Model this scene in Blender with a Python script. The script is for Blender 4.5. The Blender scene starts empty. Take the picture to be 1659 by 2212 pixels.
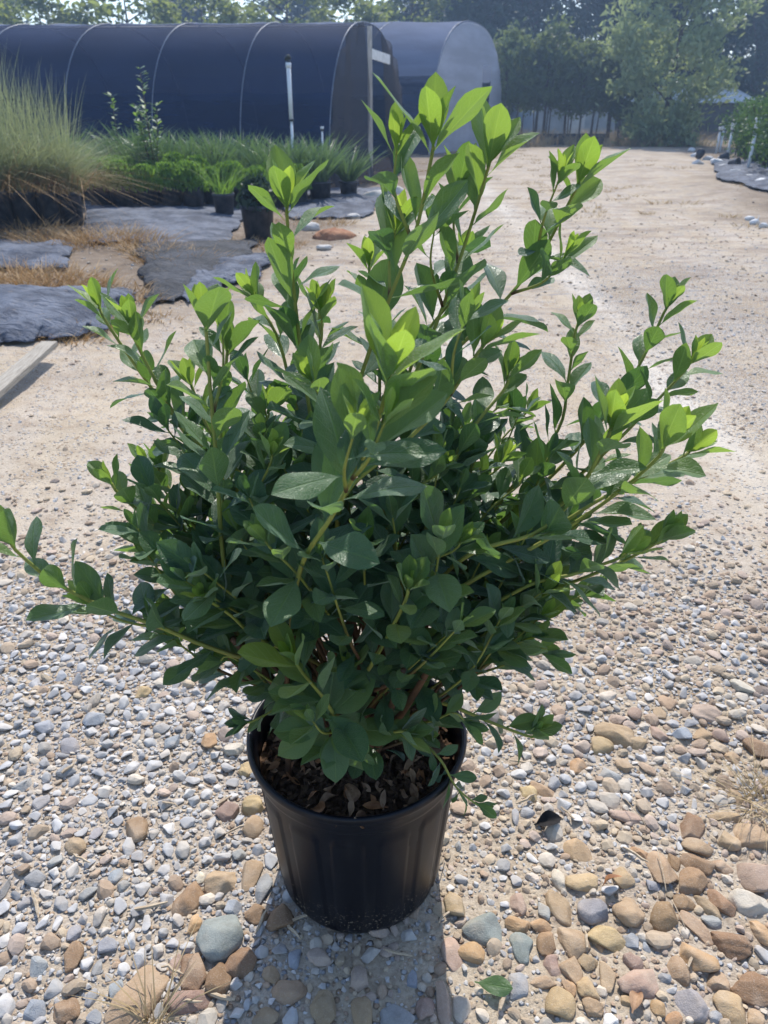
import bpy, bmesh, math, random
import numpy as np
from mathutils import Vector, Matrix

random.seed(7)
RNG = np.random.default_rng(7)
S = bpy.context.scene
COL = S.collection

# ------------------------------------------------------------------ camera
CAM_H = 1.25
PITCH = math.radians(28.6)
FPX = 1600.0                     # focal length in photo units (photo taken as 1659 x 2212 units)
cam = bpy.data.cameras.new("camera")
cam.sensor_fit = 'VERTICAL'
cam.sensor_height = 24.0
cam.lens = FPX / 2212.0 * 24.0
cam.clip_start = 0.05
cam.clip_end = 2000
cam.dof.use_dof = True
cam.dof.focus_distance = 1.12
cam.dof.aperture_fstop = 6.0
camo = bpy.data.objects.new("camera", cam)
camo.location = (0, 0, CAM_H)
camo.rotation_euler = (math.pi / 2 - PITCH, 0, 0)
COL.objects.link(camo)
S.camera = camo

# ------------------------------------------------------------------ sky, sun, exposure
SUN_EL = math.radians(50)
SUN_AZ = math.radians(5)         # 0 = straight ahead (+Y), positive = to the right
w = bpy.data.worlds.new("World")
S.world = w
w.use_nodes = True
nt = w.node_tree
sky = nt.nodes.new("ShaderNodeTexSky")
sky.sky_type = 'NISHITA'
sky.sun_disc = False
sky.sun_elevation = SUN_EL
sky.sun_rotation = SUN_AZ
bg = nt.nodes["Background"]
bg.inputs[1].default_value = 0.15
sky.dust_density = .8
sky.ozone_density = 1.0
nt.links.new(sky.outputs[0], bg.inputs[0])
sun = bpy.data.lights.new("sun", 'SUN')
sun.energy = 3.3
sun.angle = math.radians(0.53)
sun.color = (1.0, 0.95, 0.87)
suno = bpy.data.objects.new("sun", sun)
sdir = Vector((math.sin(SUN_AZ) * math.cos(SUN_EL), math.cos(SUN_AZ) * math.cos(SUN_EL), math.sin(SUN_EL)))
suno.rotation_euler = sdir.to_track_quat('Z', 'Y').to_euler()
suno.location = sdir * 60
COL.objects.link(suno)
S.view_settings.view_transform = 'Standard'
S.view_settings.look = 'None'
S.view_settings.gamma = 1.0
S.view_settings.exposure = 0.80
S.cycles.use_denoising = True
S.cycles.max_bounces = 8
S.cycles.diffuse_bounces = 3
S.cycles.glossy_bounces = 3
S.cycles.transmission_bounces = 6
S.cycles.transparent_max_bounces = 16
S.cycles.sample_clamp_indirect = 6.0

# ------------------------------------------------------------------ photo pixel -> world
CP, SP = math.cos(PITCH), math.sin(PITCH)
def ray(px, py):
    x = (px - 829.5) / FPX
    y = (1106.0 - py) / FPX
    # camera forward (0,CP,-SP), up (0,SP,CP)
    return Vector((x, CP + y * SP, -SP + y * CP))
def P(px, py, Y):                # the point of that sight line at the forward distance Y
    d = ray(px, py)
    return Vector((d.x, d.y, d.z)) * (Y / d.y) + Vector((0, 0, CAM_H))
def G(px, py, z=0.0):            # the point of that sight line on the ground
    d = ray(px, py)
    k = (z - CAM_H) / d.z
    return Vector((d.x * k, d.y * k, z))
def proj(X, Y, Z):
    Zr = Z - CAM_H
    zc = Y * CP - Zr * SP
    yc = Y * SP + Zr * CP
    return 829.5 + FPX * X / zc, 1106.0 - FPX * yc / zc

# ------------------------------------------------------------------ numpy noise
def _hash(ix, iy, seed):
    h = (ix.astype(np.int64) * 374761393 + iy.astype(np.int64) * 668265263 + seed * 974634777) & 0x7fffffff
    h = ((h ^ (h >> 13)) * 1274126177) & 0x7fffffff
    h = h ^ (h >> 16)
    return (h & 0xffff) / 65535.0
def vnoise(x, y, seed=0):
    x = np.asarray(x, float); y = np.asarray(y, float)
    ix = np.floor(x); iy = np.floor(y)
    fx = x - ix; fy = y - iy
    fx = fx * fx * (3 - 2 * fx); fy = fy * fy * (3 - 2 * fy)
    a = _hash(ix, iy, seed); b = _hash(ix + 1, iy, seed)
    c = _hash(ix, iy + 1, seed); d = _hash(ix + 1, iy + 1, seed)
    return a + (b - a) * fx + (c - a) * fy + (a - b - c + d) * fx * fy
def fbm(x, y, seed=0, o=4):
    s = 0; a = .5; t = 0
    for k in range(o):
        s = s + a * vnoise(x * 2 ** k, y * 2 ** k, seed + k * 17); t += a; a *= .55
    return s / t
def sstep(a, b, x):
    t = np.clip((np.asarray(x, float) - a) / (b - a), 0, 1)
    return t * t * (3 - 2 * t)

def ground_z(x, y):
    x = np.asarray(x, float); y = np.asarray(y, float)
    near = 1 - sstep(6, 14, y)
    z = (fbm(x * 1.3, y * 1.3, 3, 3) - .5) * .05 * sstep(1.0, 3.0, y) * (1 - sstep(20, 40, y))
    z = z + (fbm(x * 9, y * 9, 5, 3) - .5) * .014 * near
    z = z + (fbm(x * 40, y * 40, 8, 2) - .5) * .006 * near
    # low bank on the left under the ground cloth
    bank = sstep(-1.2, -2.4, x + .25 * (y - 4.8) * 0.35) * sstep(2.6, 4.2, y) * (1 - sstep(14, 22, y))
    z = z + bank * (.07 + .09 * (fbm(x * .9, y * .9, 31, 3) - .4))
    bankr = sstep(4.5, 6.0, x) * sstep(6, 12, y) * (1 - sstep(25, 32, y))
    z = z + bankr * .08
    # flat seat for the pot
    d = np.hypot(x + .045, y - .912)
    z = z * sstep(.12, .3, d)
    return z
def gz(x, y):
    return float(ground_z(np.array([x]), np.array([y]))[0])

# ------------------------------------------------------------------ node helper
class NT:
    def __init__(s, name):
        s.m = bpy.data.materials.new(name); s.m.use_nodes = True
        s.t = s.m.node_tree; s.n = s.t.nodes; s.l = s.t.links
        s.b = s.n["Principled BSDF"]; s.out = s.n["Material Output"]
    def new(s, ty, **kw):
        n = s.n.new(ty)
        for k, v in kw.items(): setattr(n, k, v)
        return n
    def put(s, sock, v):
        if hasattr(v, 'is_output') or isinstance(v, bpy.types.NodeSocket): s.l.new(v, sock)
        elif isinstance(v, tuple) and len(v) == 3 and sock.type == 'RGBA': sock.default_value = (*v, 1)
        else: sock.default_value = v
    def math(s, op, a, b=0.0, c=0.0, clamp=False):
        n = s.new("ShaderNodeMath", operation=op, use_clamp=clamp)
        for i, v in enumerate((a, b, c)): s.put(n.inputs[i], v)
        return n.outputs[0]
    def mix(s, f, a, b, blend='MIX'):
        n = s.new("ShaderNodeMix", data_type='RGBA', blend_type=blend)
        s.put(n.inputs[0], f); s.put(n.inputs[6], a); s.put(n.inputs[7], b)
        return n.outputs[2]
    def mr(s, v, a, b, c=0.0, d=1.0):
        n = s.new("ShaderNodeMapRange"); n.interpolation_type = 'SMOOTHSTEP'
        s.put(n.inputs[0], v)
        for i, q in enumerate((a, b, c, d)): s.put(n.inputs[i + 1], q)
        return n.outputs[0]
    def noise(s, scale, detail=4, rough=.55, vec=None, out=0, dist=0.0):
        n = s.new("ShaderNodeTexNoise")
        n.inputs['Scale'].default_value = scale; n.inputs['Detail'].default_value = detail
        n.inputs['Roughness'].default_value = rough; n.inputs['Distortion'].default_value = dist
        if vec is not None: s.l.new(vec, n.inputs['Vector'])
        return n.outputs[out]
    def voro(s, scale, vec=None, feature='F1'):
        n = s.new("ShaderNodeTexVoronoi", feature=feature)
        n.inputs['Scale'].default_value = scale
        if vec is not None: s.l.new(vec, n.inputs['Vector'])
        return n
    def geo(s, out='Position'):
        return s.new("ShaderNodeNewGeometry").outputs[out]
    def obj(s): return s.new("ShaderNodeTexCoord").outputs['Object']
    def attr(s, name, out='Color'):
        return s.new("ShaderNodeAttribute", attribute_name=name).outputs[out]
    def sep(s, v):
        n = s.new("ShaderNodeSeparateXYZ"); s.l.new(v, n.inputs[0]); return n.outputs
    def scale(s, v, k):
        n = s.new("ShaderNodeMapping"); s.l.new(v, n.inputs[0]); n.inputs['Scale'].default_value = k
        return n.outputs[0]
    def bump(s, h, strength=.5, dist=.01, nrm=None):
        n = s.new("ShaderNodeBump"); n.inputs['Strength'].default_value = strength
        n.inputs['Distance'].default_value = dist; s.l.new(h, n.inputs['Height'])
        if nrm is not None: s.l.new(nrm, n.inputs['Normal'])
        return n.outputs[0]
    def set(s, **kw):
        names = dict(col='Base Color', rough='Roughness', nrm='Normal', metal='Metallic', spec='Specular IOR Level', alpha='Alpha')
        for k, v in kw.items(): s.put(s.b.inputs[names[k]], v)
    def translucent(s, col, fac, nrm=None):
        t = s.new("ShaderNodeBsdfTranslucent"); s.put(t.inputs[0], col)
        if nrm is not None: s.l.new(nrm, t.inputs['Normal'])
        x = s.new("ShaderNodeMixShader"); s.put(x.inputs[0], fac)
        s.l.new(s.b.outputs[0], x.inputs[1]); s.l.new(t.outputs[0], x.inputs[2])
        s.l.new(x.outputs[0], s.out.inputs[0]); return x

# ------------------------------------------------------------------ materials
def mat_ground():
    t = NT("sandy_ground"); p = t.geo()
    g = t.attr('grav', 'Fac')
    n1 = t.noise(1.1, 5, .6, p); n2 = t.noise(9, 6, .65, p); n3 = t.noise(140, 4, .7, p)
    ps = t.scale(p, (1.0, .16, 1.0)); st = t.noise(3.0, 5, .6, ps)
    sand = t.mix(t.mr(n1, .3, .7), (.455, .372, .268), (.53, .446, .338))
    sand = t.mix(t.mr(st, .35, .7, 0, .7), sand, (.52, .46, .40))
    sand = t.mix(t.mr(n2, .45, .75, 0, .6), sand, (.27, .185, .12))
    sand = t.mix(t.mr(n3, .35, .7, 0, .45), sand, (.20, .145, .10))
    trk = t.attr('track', 'Fac')
    sand = t.mix(t.math('MULTIPLY', trk, t.mr(st, .25, .6, .35, .8)), sand, (.60, .545, .47))
    n5 = t.noise(26, 5, .7, t.scale(p, (.5, 1, 1)))
    sand = t.mix(t.math('MULTIPLY', t.mr(n5, .5, .7, 0, .55), t.mr(t.noise(.55, 4, .6, p), .35, .65)), sand, (.30, .27, .25))
    n6 = t.noise(1.7, 6, .7, t.scale(p, (.55, 1.3, 1)))
    n7 = t.noise(7, 6, .75, t.scale(p, (.5, 1.3, 1)))
    fy = t.mr(t.sep(p)[1], 2.5, 6)
    sand = t.mix(t.math('MULTIPLY', fy, t.mr(n6, .47, .66, 0, .75)), sand, (.24, .18, .13))
    sand = t.mix(t.math('MULTIPLY', fy, t.mr(n7, .50, .66, 0, .75)), sand, (.25, .25, .255))
    sand = t.mix(t.math('MULTIPLY', t.attr('dirt', 'Fac'), t.mr(n2, .25, .6, .6, 1)), sand, (.17, .13, .095))
    v = t.voro(85, p); v2 = t.voro(38, p)
    sepc = t.new("ShaderNodeSeparateColor"); t.l.new(v.outputs['Color'], sepc.inputs[0])
    pc = t.mix(sepc.outputs[0], (.30, .31, .33), (.50, .48, .46))
    pc = t.mix(t.math('GREATER_THAN', sepc.outputs[1], .62), pc, (.36, .26, .18))
    isst = t.math('GREATER_THAN', t.math('SUBTRACT', t.math('ADD', t.math('MULTIPLY', sepc.outputs[2], .75), t.math('MULTIPLY', g, .62)), t.math('MULTIPLY', t.attr('dirt', 'Fac'), .3)), .62)
    edge = t.mr(v.outputs['Distance'], .25, .55, 1, 0)
    stm = t.math('MULTIPLY', isst, edge)
    col = t.mix(stm, sand, pc)
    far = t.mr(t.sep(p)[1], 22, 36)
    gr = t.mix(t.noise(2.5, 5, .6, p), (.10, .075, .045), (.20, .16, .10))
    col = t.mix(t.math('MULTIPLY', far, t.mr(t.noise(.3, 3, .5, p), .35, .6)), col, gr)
    h = t.math('ADD', t.math('MULTIPLY', stm, .9), t.math('ADD', t.math('MULTIPLY', n3, .5), t.math('MULTIPLY', n2, .8)))
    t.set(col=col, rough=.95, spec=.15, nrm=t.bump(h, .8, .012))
    return t.m
def mat_stone(name, bumpd=.002, rough=.85):
    t = NT(name); p = t.geo()
    c = t.attr('col')
    n = t.noise(55, 5, .65, p); n2 = t.noise(420, 3, .6, p); n0 = t.noise(18, 3, .5, p)
    c2 = t.mix(t.mr(n, .35, .75, 0, .55), c, t.mix(1.0, c, (.62, .58, .55), 'MULTIPLY'))
    c2 = t.mix(t.mr(n0, .5, .75, 0, .4), c2, (.46, .37, .28))
    c2 = t.mix(t.mr(n2, .5, .8, 0, .35), c2, (.55, .50, .44))
    t.set(col=c2, rough=rough, spec=.25, nrm=t.bump(t.math('ADD', t.math('ADD', n, n0), t.math('MULTIPLY', n2, .5)), .9, bumpd))
    return t.m
def mat_leaf():
    t = NT("azalea_leaf")
    lc = t.attr('leafc', 'Vector'); lp = t.attr('leafp', 'Vector')
    u, v, _ = t.sep(lc); age, rnd, ex = t.sep(lp)
    au = t.math('ABSOLUTE', u)
    mid = t.mr(au, .02, .085, 1, 0)
    ph = t.math('SUBTRACT', t.math('MULTIPLY', v, 6.5), t.math('MULTIPLY', t.math('POWER', au, .8), 2.0))
    pp = t.math('PINGPONG', ph, .5)
    p = t.geo()
    fine = t.voro(330, p, 'DISTANCE_TO_EDGE').outputs['Distance']
    side = t.math('MULTIPLY', t.mr(pp, .0, .055, 1, 0), t.mr(au, .75, .95, 1, 0))
    vein = t.math('MAXIMUM', mid, t.math('MULTIPLY', side, .65))
    vein = t.math('MAXIMUM', vein, t.math('MULTIPLY', t.mr(fine, 0, .12, 1, 0), .25))
    pn = t.noise(60, 3, .6, p)
    old = t.mix(rnd, (.028, .074, .044), (.050, .118, .056))
    old = t.mix(t.mr(pn, .4, .75, 0, .5), old, (.024, .066, .048))
    new = t.mix(rnd, (.10, .22, .03), (.17, .29, .045))
    top = t.mix(age, old, new)
    top = t.mix(ex, top, (.42, .30, .03))
    top = t.mix(t.math('MULTIPLY', vein, .6), top, t.mix(age, (.08, .17, .06), (.26, .40, .07)))
    und = t.mix(age, (.080, .160, .062), (.18, .29, .07))
    und = t.mix(t.math('MULTIPLY', vein, .85), und, t.mix(age, (.20, .31, .12), (.36, .48, .14)))
    back = t.geo('Backfacing')
    col = t.mix(back, top, und)
    hh = t.math('SUBTRACT', t.math('MULTIPLY', t.noise(110, 3, .5, p), .8), t.math('MULTIPLY', vein, .9))
    bm = t.bump(hh, .55, .0022)
    t.set(col=col, rough=t.math('ADD', t.math('MULTIPLY', back, .25), t.math('ADD', .24, t.math('ADD', t.math('MULTIPLY', rnd, .16), t.math('MULTIPLY', pn, .2)))),
          spec=t.math('SUBTRACT', .52, t.math('MULTIPLY', back, .3)), nrm=bm)
    t.b.inputs['Sheen Weight'].default_value = .34
    t.b.inputs['Sheen Roughness'].default_value = .45
    t.b.inputs['Sheen Tint'].default_value = (.80, .92, 1.0, 1)
    tr = t.mix(age, t.mix(rnd, (.060, .160, .030), (.10, .23, .04)), t.mix(rnd, (.38, .56, .05), (.54, .70, .08)))
    tr = t.mix(t.math('MULTIPLY', vein, .35), tr, t.mix(age, (.13, .28, .03), (.55, .75, .12)))
    tr = t.mix(ex, tr, (.85, .62, .05))
    t.translucent(tr, t.math('ADD', .30, t.math('MULTIPLY', age, .30)))
    return t.m
def mat_stem():
    t = NT("azalea_stem"); p = t.geo()
    a = t.attr('wood', 'Fac')
    n = t.noise(160, 4, .6, t.scale(p, (1, 1, .25)))
    col = t.mix(a, (.24, .27, .055), (.085, .042, .022))
    col = t.mix(t.mr(n, .35, .75, 0, .5), col, t.mix(a, (.20, .17, .05), (.16, .09, .05)))
    t.set(col=col, rough=.65, spec=.3, nrm=t.bump(n, .5, .002))
    return t.m
def mat_plain(name, c1, c2, rough=.7, scale=8, spec=.3, bump=0.0, bdist=.01, stretch=None, metal=0.0):
    t = NT(name); p = t.obj()
    if stretch: p = t.scale(p, stretch)
    n = t.noise(scale, 5, .6, p)
    t.set(col=t.mix(t.mr(n, .3, .7), c1, c2), rough=rough, spec=spec, metal=metal)
    if bump: t.set(nrm=t.bump(n, bump, bdist))
    return t.m
def mat_pot():
    t = NT("black_plastic"); p = t.obj()
    n = t.noise(26, 5, .6, t.scale(p, (1, 1, .35))); n2 = t.noise(300, 3, .6, p)
    z = t.sep(p)[2]
    dust = t.math('MULTIPLY', t.mr(z, .0, .10, 1, 0), t.mr(t.noise(190, 4, .7, p), .57, .66))
    film = t.mr(n, .5, .75, 0, .22)
    col = t.mix(film, (.0032, .0042, .0085), (.05, .048, .046))
    col = t.mix(dust, col, (.33, .27, .20))
    t.set(col=col, rough=t.math('ADD', .30, t.math('MULTIPLY', n, .22)), spec=.28, nrm=t.bump(n2, .08, .001))
    return t.m
def mat_foliage(name, c1, c2, tr, fac=.35, rough=.6):
    t = NT(name)
    r = t.attr('rnd', 'Fac'); o = t.new("ShaderNodeObjectInfo").outputs['Random']
    c = t.mix(r, c1, c2)
    c = t.mix(t.math('MULTIPLY', o, .35), c, c2)
    t.set(col=c, rough=rough, spec=.3)
    t.translucent(t.mix(r, tr, tuple(q * .6 for q in tr)), fac)
    return t.m
def mat_cloth(name, c, tr, open_=.3, fac=.3):
    t = NT(name); p = t.geo()
    n = t.noise(.9, 4, .6, t.scale(p, (.5, .5, 3))); n2 = t.noise(14, 3, .6, t.scale(p, (1, 1, .2)))
    col = t.mix(t.mr(n, .3, .75), c, tuple(q * 1.6 for q in c))
    t.set(col=col, rough=.85, spec=.08, nrm=t.bump(n2, .35, .04))
    m1 = t.translucent(tr, fac)
    tp = t.new("ShaderNodeBsdfTransparent"); x = t.new("ShaderNodeMixShader")
    x.inputs[0].default_value = open_
    t.l.new(m1.outputs[0], x.inputs[1]); t.l.new(tp.outputs[0], x.inputs[2]); t.l.new(x.outputs[0], t.out.inputs[0])
    return t.m
def mat_mat(name, c1, c2, dirt=(.25, .19, .13)):
    t = NT(name); p = t.geo()
    n = t.noise(3.2, 6, .65, p); n2 = t.noise(24, 5, .65, p, dist=1.0)
    col = t.mix(t.mr(n, .38, .62), c1, c2)
    col = t.mix(t.mr(n2, .55, .75, 0, .5), col, dirt)
    t.set(col=col, rough=.75, spec=.2, nrm=t.bump(t.noise(7, 5, .6, t.scale(p, (1, 2.2, 1)), dist=1.6), .75, .05))
    return t.m

M = {}
M['ground'] = mat_ground()
M['stone'] = mat_stone("river_stone", .0025)
M['gravel'] = mat_stone("crushed_limestone", .0012, .9)
M['leaf'] = mat_leaf()
M['stem'] = mat_stem()
M['pot'] = mat_pot()
M['pot_far'] = mat_plain("black_nursery_plastic", (.014, .018, .028), (.075, .078, .09), .5, 9)
M['soil'] = mat_plain("dark_potting_bark", (.032, .019, .012), (.13, .078, .046), .9, 90, .2, .8, .01)
M['dry'] = mat_plain("dry_brown_leaf", (.16, .08, .04), (.46, .29, .17), .6, 45, .3, .3, .003)
M['dryorange'] = mat_plain("dry_orange_leaf", (.20, .085, .035), (.40, .19, .08), .6, 60, .3)
M['black'] = mat_plain("blackened_leaf", (.008, .008, .009), (.022, .02, .02), .8, 60, .15)
M['straw'] = mat_foliage("dry_straw", (.40, .29, .15), (.55, .43, .26), (.45, .32, .16), .25, .7)
M['hay'] = mat_foliage("dry_grass_orange", (.34, .20, .085), (.46, .32, .16), (.45, .27, .11), .25, .7)
M['chip'] = mat_plain("weathered_wood", (.36, .27, .18), (.50, .41, .30), .85, 30, .2, .5, .003, (1, 8, 8))
M['plank'] = mat_plain("grey_weathered_board", (.26, .23, .19), (.42, .38, .32), .85, 10, .2, .6, .006, (1, 14, 14))
M['pvc'] = mat_plain("white_pvc", (.62, .66, .72), (.75, .78, .80), .4, 6)
M['head'] = mat_plain("dark_sprinkler_plastic", (.015, .02, .02), (.03, .04, .04), .5, 20)
M['post'] = mat_plain("pale_wood_post", (.40, .37, .33), (.66, .63, .60), .8, 6, .2, .3, .004, (8, 8, 1))
M['white'] = mat_plain("white_painted_board", (.62, .62, .60), (.80, .80, .78), .7, 9)
M['hoop'] = mat_plain("galvanised_hoop", (.10, .12, .17), (.16, .19, .25), .45, 6, .5)
M['cover'] = mat_cloth("shade_cloth_blue_black", (.013, .024, .060), (.018, .036, .085), .22, .18)
M['curtain'] = mat_cloth("dark_side_curtain", (.008, .020, .055), (.01, .025, .06), .10, .12)
M['flap'] = mat_cloth("grey_netting", (.055, .055, .065), (.12, .12, .135), .34, .30)
M['poly'] = mat_cloth("hazy_plastic_film", (.42, .45, .53), (.52, .56, .64), .12, .5)
M['cover2'] = mat_cloth("grey_blue_shade_cloth", (.12, .145, .22), (.17, .21, .32), .14, .36)
M['mat'] = mat_mat("glare_toned_ground_cloth", (.042, .052, .078), (.125, .143, .185))  # paler second tone paints the sheets' glare into the cloth colour
M['matd'] = mat_mat("black_ground_cloth", (.016, .019, .025), (.048, .053, .066))
M['roof'] = mat_plain("white_metal_roof", (.70, .72, .74), (.80, .81, .82), .4, 2)
M['wall'] = mat_plain("dark_shed_wall", (.05, .05, .05), (.09, .09, .085), .8, 2)
M['tarp'] = mat_plain("pale_blue_plastic", (.36, .42, .50), (.50, .56, .62), .5, 2)
M['clay'] = mat_plain("red_clay", (.25, .12, .07), (.36, .20, .12), .95, 12, .1, .8, .03)
M['bark'] = mat_plain("tree_bark", (.06, .045, .035), (.13, .10, .08), .9, 6, .1, .6, .03, (3, 3, .5))
M['f_bright'] = mat_foliage("sunlit_foliage", (.07, .125, .04), (.17, .21, .07), (.36, .42, .09), .45)
M['f_dark'] = mat_foliage("pine_foliage", (.022, .048, .036), (.05, .085, .05), (.06, .10, .035), .28)
M['f_mid'] = mat_foliage("evergreen_foliage", (.065, .11, .06), (.15, .20, .095), (.24, .30, .09), .38)
M['f_ever'] = mat_foliage("feathery_evergreen", (.16, .22, .14), (.34, .41, .22), (.42, .50, .19), .42)
M['f_lime'] = mat_foliage("perennial_foliage", (.075, .16, .03), (.17, .29, .05), (.26, .44, .05), .42)
M['f_yucca'] = mat_foliage("yucca_blades", (.08, .14, .075), (.17, .25, .11), (.17, .28, .08), .30, .45)
M['f_grass'] = mat_foliage("ornamental_grass", (.21, .26, .13), (.46, .47, .28), (.34, .38, .17), .38)
M['f_side'] = mat_foliage("nursery_shrub_foliage", (.045, .095, .035), (.09, .16, .05), (.12, .22, .04), .32)

# ------------------------------------------------------------------ mesh helpers
def tag(o, label=None, cat=None, group=None, kind=None):
    if label: o['label'] = label
    if cat: o['category'] = cat
    if group: o['group'] = group
    if kind: o['kind'] = kind
    return o
def link(name, me, mat, parent=None):
    if mat is not None: me.materials.append(mat)
    o = bpy.data.objects.new(name, me); COL.objects.link(o)
    if parent is not None: o.parent = parent
    return o
def empty(name, loc, rz=0.0):
    o = bpy.data.objects.new(name, None); o.location = loc; o.rotation_euler = (0, 0, rz)
    o.empty_display_size = .1
    COL.objects.link(o); return o
def np_mesh(name, V, F, smooth=True, attrs=None):
    """V (n,3), F (m,k) of one face size; attrs: name -> (type, array)"""
    V = np.ascontiguousarray(V, dtype=np.float32); F = np.ascontiguousarray(F, dtype=np.int32)
    me = bpy.data.meshes.new(name)
    k = F.shape[1]
    me.vertices.add(len(V)); me.vertices.foreach_set('co', V.ravel())
    me.loops.add(F.size); me.loops.foreach_set('vertex_index', F.ravel())
    me.polygons.add(len(F)); me.polygons.foreach_set('loop_start', np.arange(0, F.size, k, dtype=np.int32))
    me.polygons.foreach_set('use_smooth', np.full(len(F), smooth, dtype=bool))
    for a, (ty, arr) in (attrs or {}).items():
        at = me.attributes.new(a, ty, 'POINT')
        arr = np.ascontiguousarray(arr, dtype=np.float32)
        at.data.foreach_set({'FLOAT': 'value', 'FLOAT_VECTOR': 'vector', 'FLOAT_COLOR': 'color'}[ty], arr.ravel())
    me.update(calc_edges=True)
    return me
class MB:
    def __init__(s): s.v = []; s.f = []; s.a = []
    def add(s, vs, fs, a=0.0):
        b = len(s.v); s.v += [tuple(q) for q in vs]; s.f += [tuple(i + b for i in f) for f in fs]
        s.a += list(a) if hasattr(a, '__len__') else [a] * len(vs)
    def box(s, c, size, R=None):
        x, y, z = (q / 2 for q in size); c = Vector(c); R = R or Matrix.Identity(3)
        vs = [c + R @ Vector((i * x, j * y, k * z)) for i in (-1, 1) for j in (-1, 1) for k in (-1, 1)]
        s.add(vs, [(0, 1, 3, 2), (4, 6, 7, 5), (0, 4, 5, 1), (2, 3, 7, 6), (0, 2, 6, 4), (1, 5, 7, 3)])
    def tube(s, pts, rad, n=8, a=None, cap=True):
        pts = [Vector(p) for p in pts]; m = len(pts)
        rad = rad if hasattr(rad, '__len__') else [rad] * m
        a = a if a is not None else [0.0] * m
        ref = None; vs = []; aa = []
        for i, p in enumerate(pts):
            d = (pts[min(i + 1, m - 1)] - pts[max(i - 1, 0)])
            d = d.normalized() if d.length > 1e-9 else Vector((0, 0, 1))
            if ref is None: ref = d.orthogonal().normalized()
            ref = (ref - d * ref.dot(d)); ref = ref.normalized() if ref.length > 1e-6 else d.orthogonal().normalized()
            bi = d.cross(ref)
            for k in range(n):
                t = 2 * math.pi * k / n
                vs.append(p + (ref * math.cos(t) + bi * math.sin(t)) * rad[i]); aa.append(a[i])
        fs = [(i * n + k, i * n + (k + 1) % n, (i + 1) * n + (k + 1) % n, (i + 1) * n + k) for i in range(m - 1) for k in range(n)]
        if cap:
            fs.append(tuple(range(n - 1, -1, -1))); fs.append(tuple((m - 1) * n + k for k in range(n)))
        s.add(vs, fs, aa)
    def lathe(s, prof, n=32, c=(0, 0, 0)):
        vs = [(c[0] + r * math.cos(2 * math.pi * k / n), c[1] + r * math.sin(2 * math.pi * k / n), c[2] + z) for r, z in prof for k in range(n)]
        fs = [(i * n + k, i * n + (k + 1) % n, (i + 1) * n + (k + 1) % n, (i + 1) * n + k) for i in range(len(prof) - 1) for k in range(n)]
        s.add(vs, fs)
    def build(s, name, mat, parent=None, smooth=True, attr=None):
        me = bpy.data.meshes.new(name); me.from_pydata(s.v, [], s.f)
        me.polygons.foreach_set('use_smooth', [smooth] * len(me.polygons))
        if attr:
            at = me.attributes.new(attr, 'FLOAT', 'POINT'); at.data.foreach_set('value', s.a)
        me.update()
        return link(name, me, mat, parent)
def copy_tree(o, parent=None):
    c = o.copy(); COL.objects.link(c)
    if parent is not None: c.parent = parent
    for ch in list(o.children): copy_tree(ch, c)
    return c
def autosmooth(o, ang=40):
    me = o.data
    try: me.set_sharp_from_angle(angle=math.radians(ang))
    except Exception: pass

# ------------------------------------------------------------------ ground
def nonuni(a, b, n, dens):
    # sample points with density dens(x)
    xs = np.linspace(a, b, 6000); c = np.cumsum(dens(xs)); c = (c - c[0]) / (c[-1] - c[0])
    return np.interp(np.linspace(0, 1, n), c, xs)
def grav_zone(x, y):
    """how much crushed grey stone lies at a spot, 0..1"""
    n = fbm(x * 2.2, y * 2.2, 71, 3)
    left = sstep(-.02, -.35, x) * (1 - sstep(1.35, 2.3, y + .5 * (n - .5)))
    rightstrip = sstep(1.25, 1.75, x - .12 * y + .35 * y * .3) * sstep(1.8, 2.6, y) * (1 - sstep(6, 8, y))
    mid = np.exp(-(((x - .42) / .22) ** 2 + ((y - 1.22) / .22) ** 2)) * .9
    mid2 = np.exp(-(((x - .75) / .4) ** 2 + ((y - 1.35) / .35) ** 2)) * .45
    base = .22 + .14 * sstep(1.8, 3.5, y) * (1 - sstep(12, 22, y))
    return np.clip(np.maximum.reduce([left, rightstrip * .85, mid, mid2]) * (.45 + 1.1 * n) + base * n, 0, 1)
def track(x, y):
    """wheel ruts packed pale along the road"""
    c = .75 + .045 * (y - 2) + .10 * np.sin(y * .35)
    a = np.exp(-((x - c - .55) / .16) ** 2) + np.exp(-((x - c + .55) / .16) ** 2)
    return np.clip(a * sstep(1.8, 3.2, y) * (1 - sstep(24, 32, y)) * (.4 + fbm(x * 2, y * .8, 57, 3)), 0, 1)
def dirt(x, y):
    """brown littered verges on both sides of the road"""
    n = fbm(x * .9, y * .9, 61, 4) - .5
    l = sstep(.3, -.9, x - (.12 + (y - 9.9) * .235) + 2.2 * n); r = sstep(-.3, 1.2, x - (4.3 + (y - 8.8) * .267) + 2.4 * n)
    return np.clip(np.maximum(l, r) * sstep(4.0, 6.5, y), 0, 1)
gx = nonuni(-150, 150, 420, lambda x: 1 / (.012 + (np.abs(x) / 9) ** 1.5 * .5))
gy = nonuni(-25, 260, 560, lambda y: 1 / (.012 + (np.abs(y - 1.2) / 9) ** 1.5 * .5))
XX, YY = np.meshgrid(gx, gy)
ZZ = ground_z(XX, YY)
nx, ny = len(gx), len(gy)
idx = np.arange(nx * ny).reshape(ny, nx)
F = np.stack([idx[:-1, :-1], idx[:-1, 1:], idx[1:, 1:], idx[1:, :-1]], -1).reshape(-1, 4)
me = np_mesh("ground", np.stack([XX, YY, ZZ], -1).reshape(-1, 3), F, True, {'grav': ('FLOAT', grav_zone(XX, YY).ravel()), 'dirt': ('FLOAT', dirt(XX, YY).ravel()), 'track': ('FLOAT', track(XX, YY).ravel())})
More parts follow.
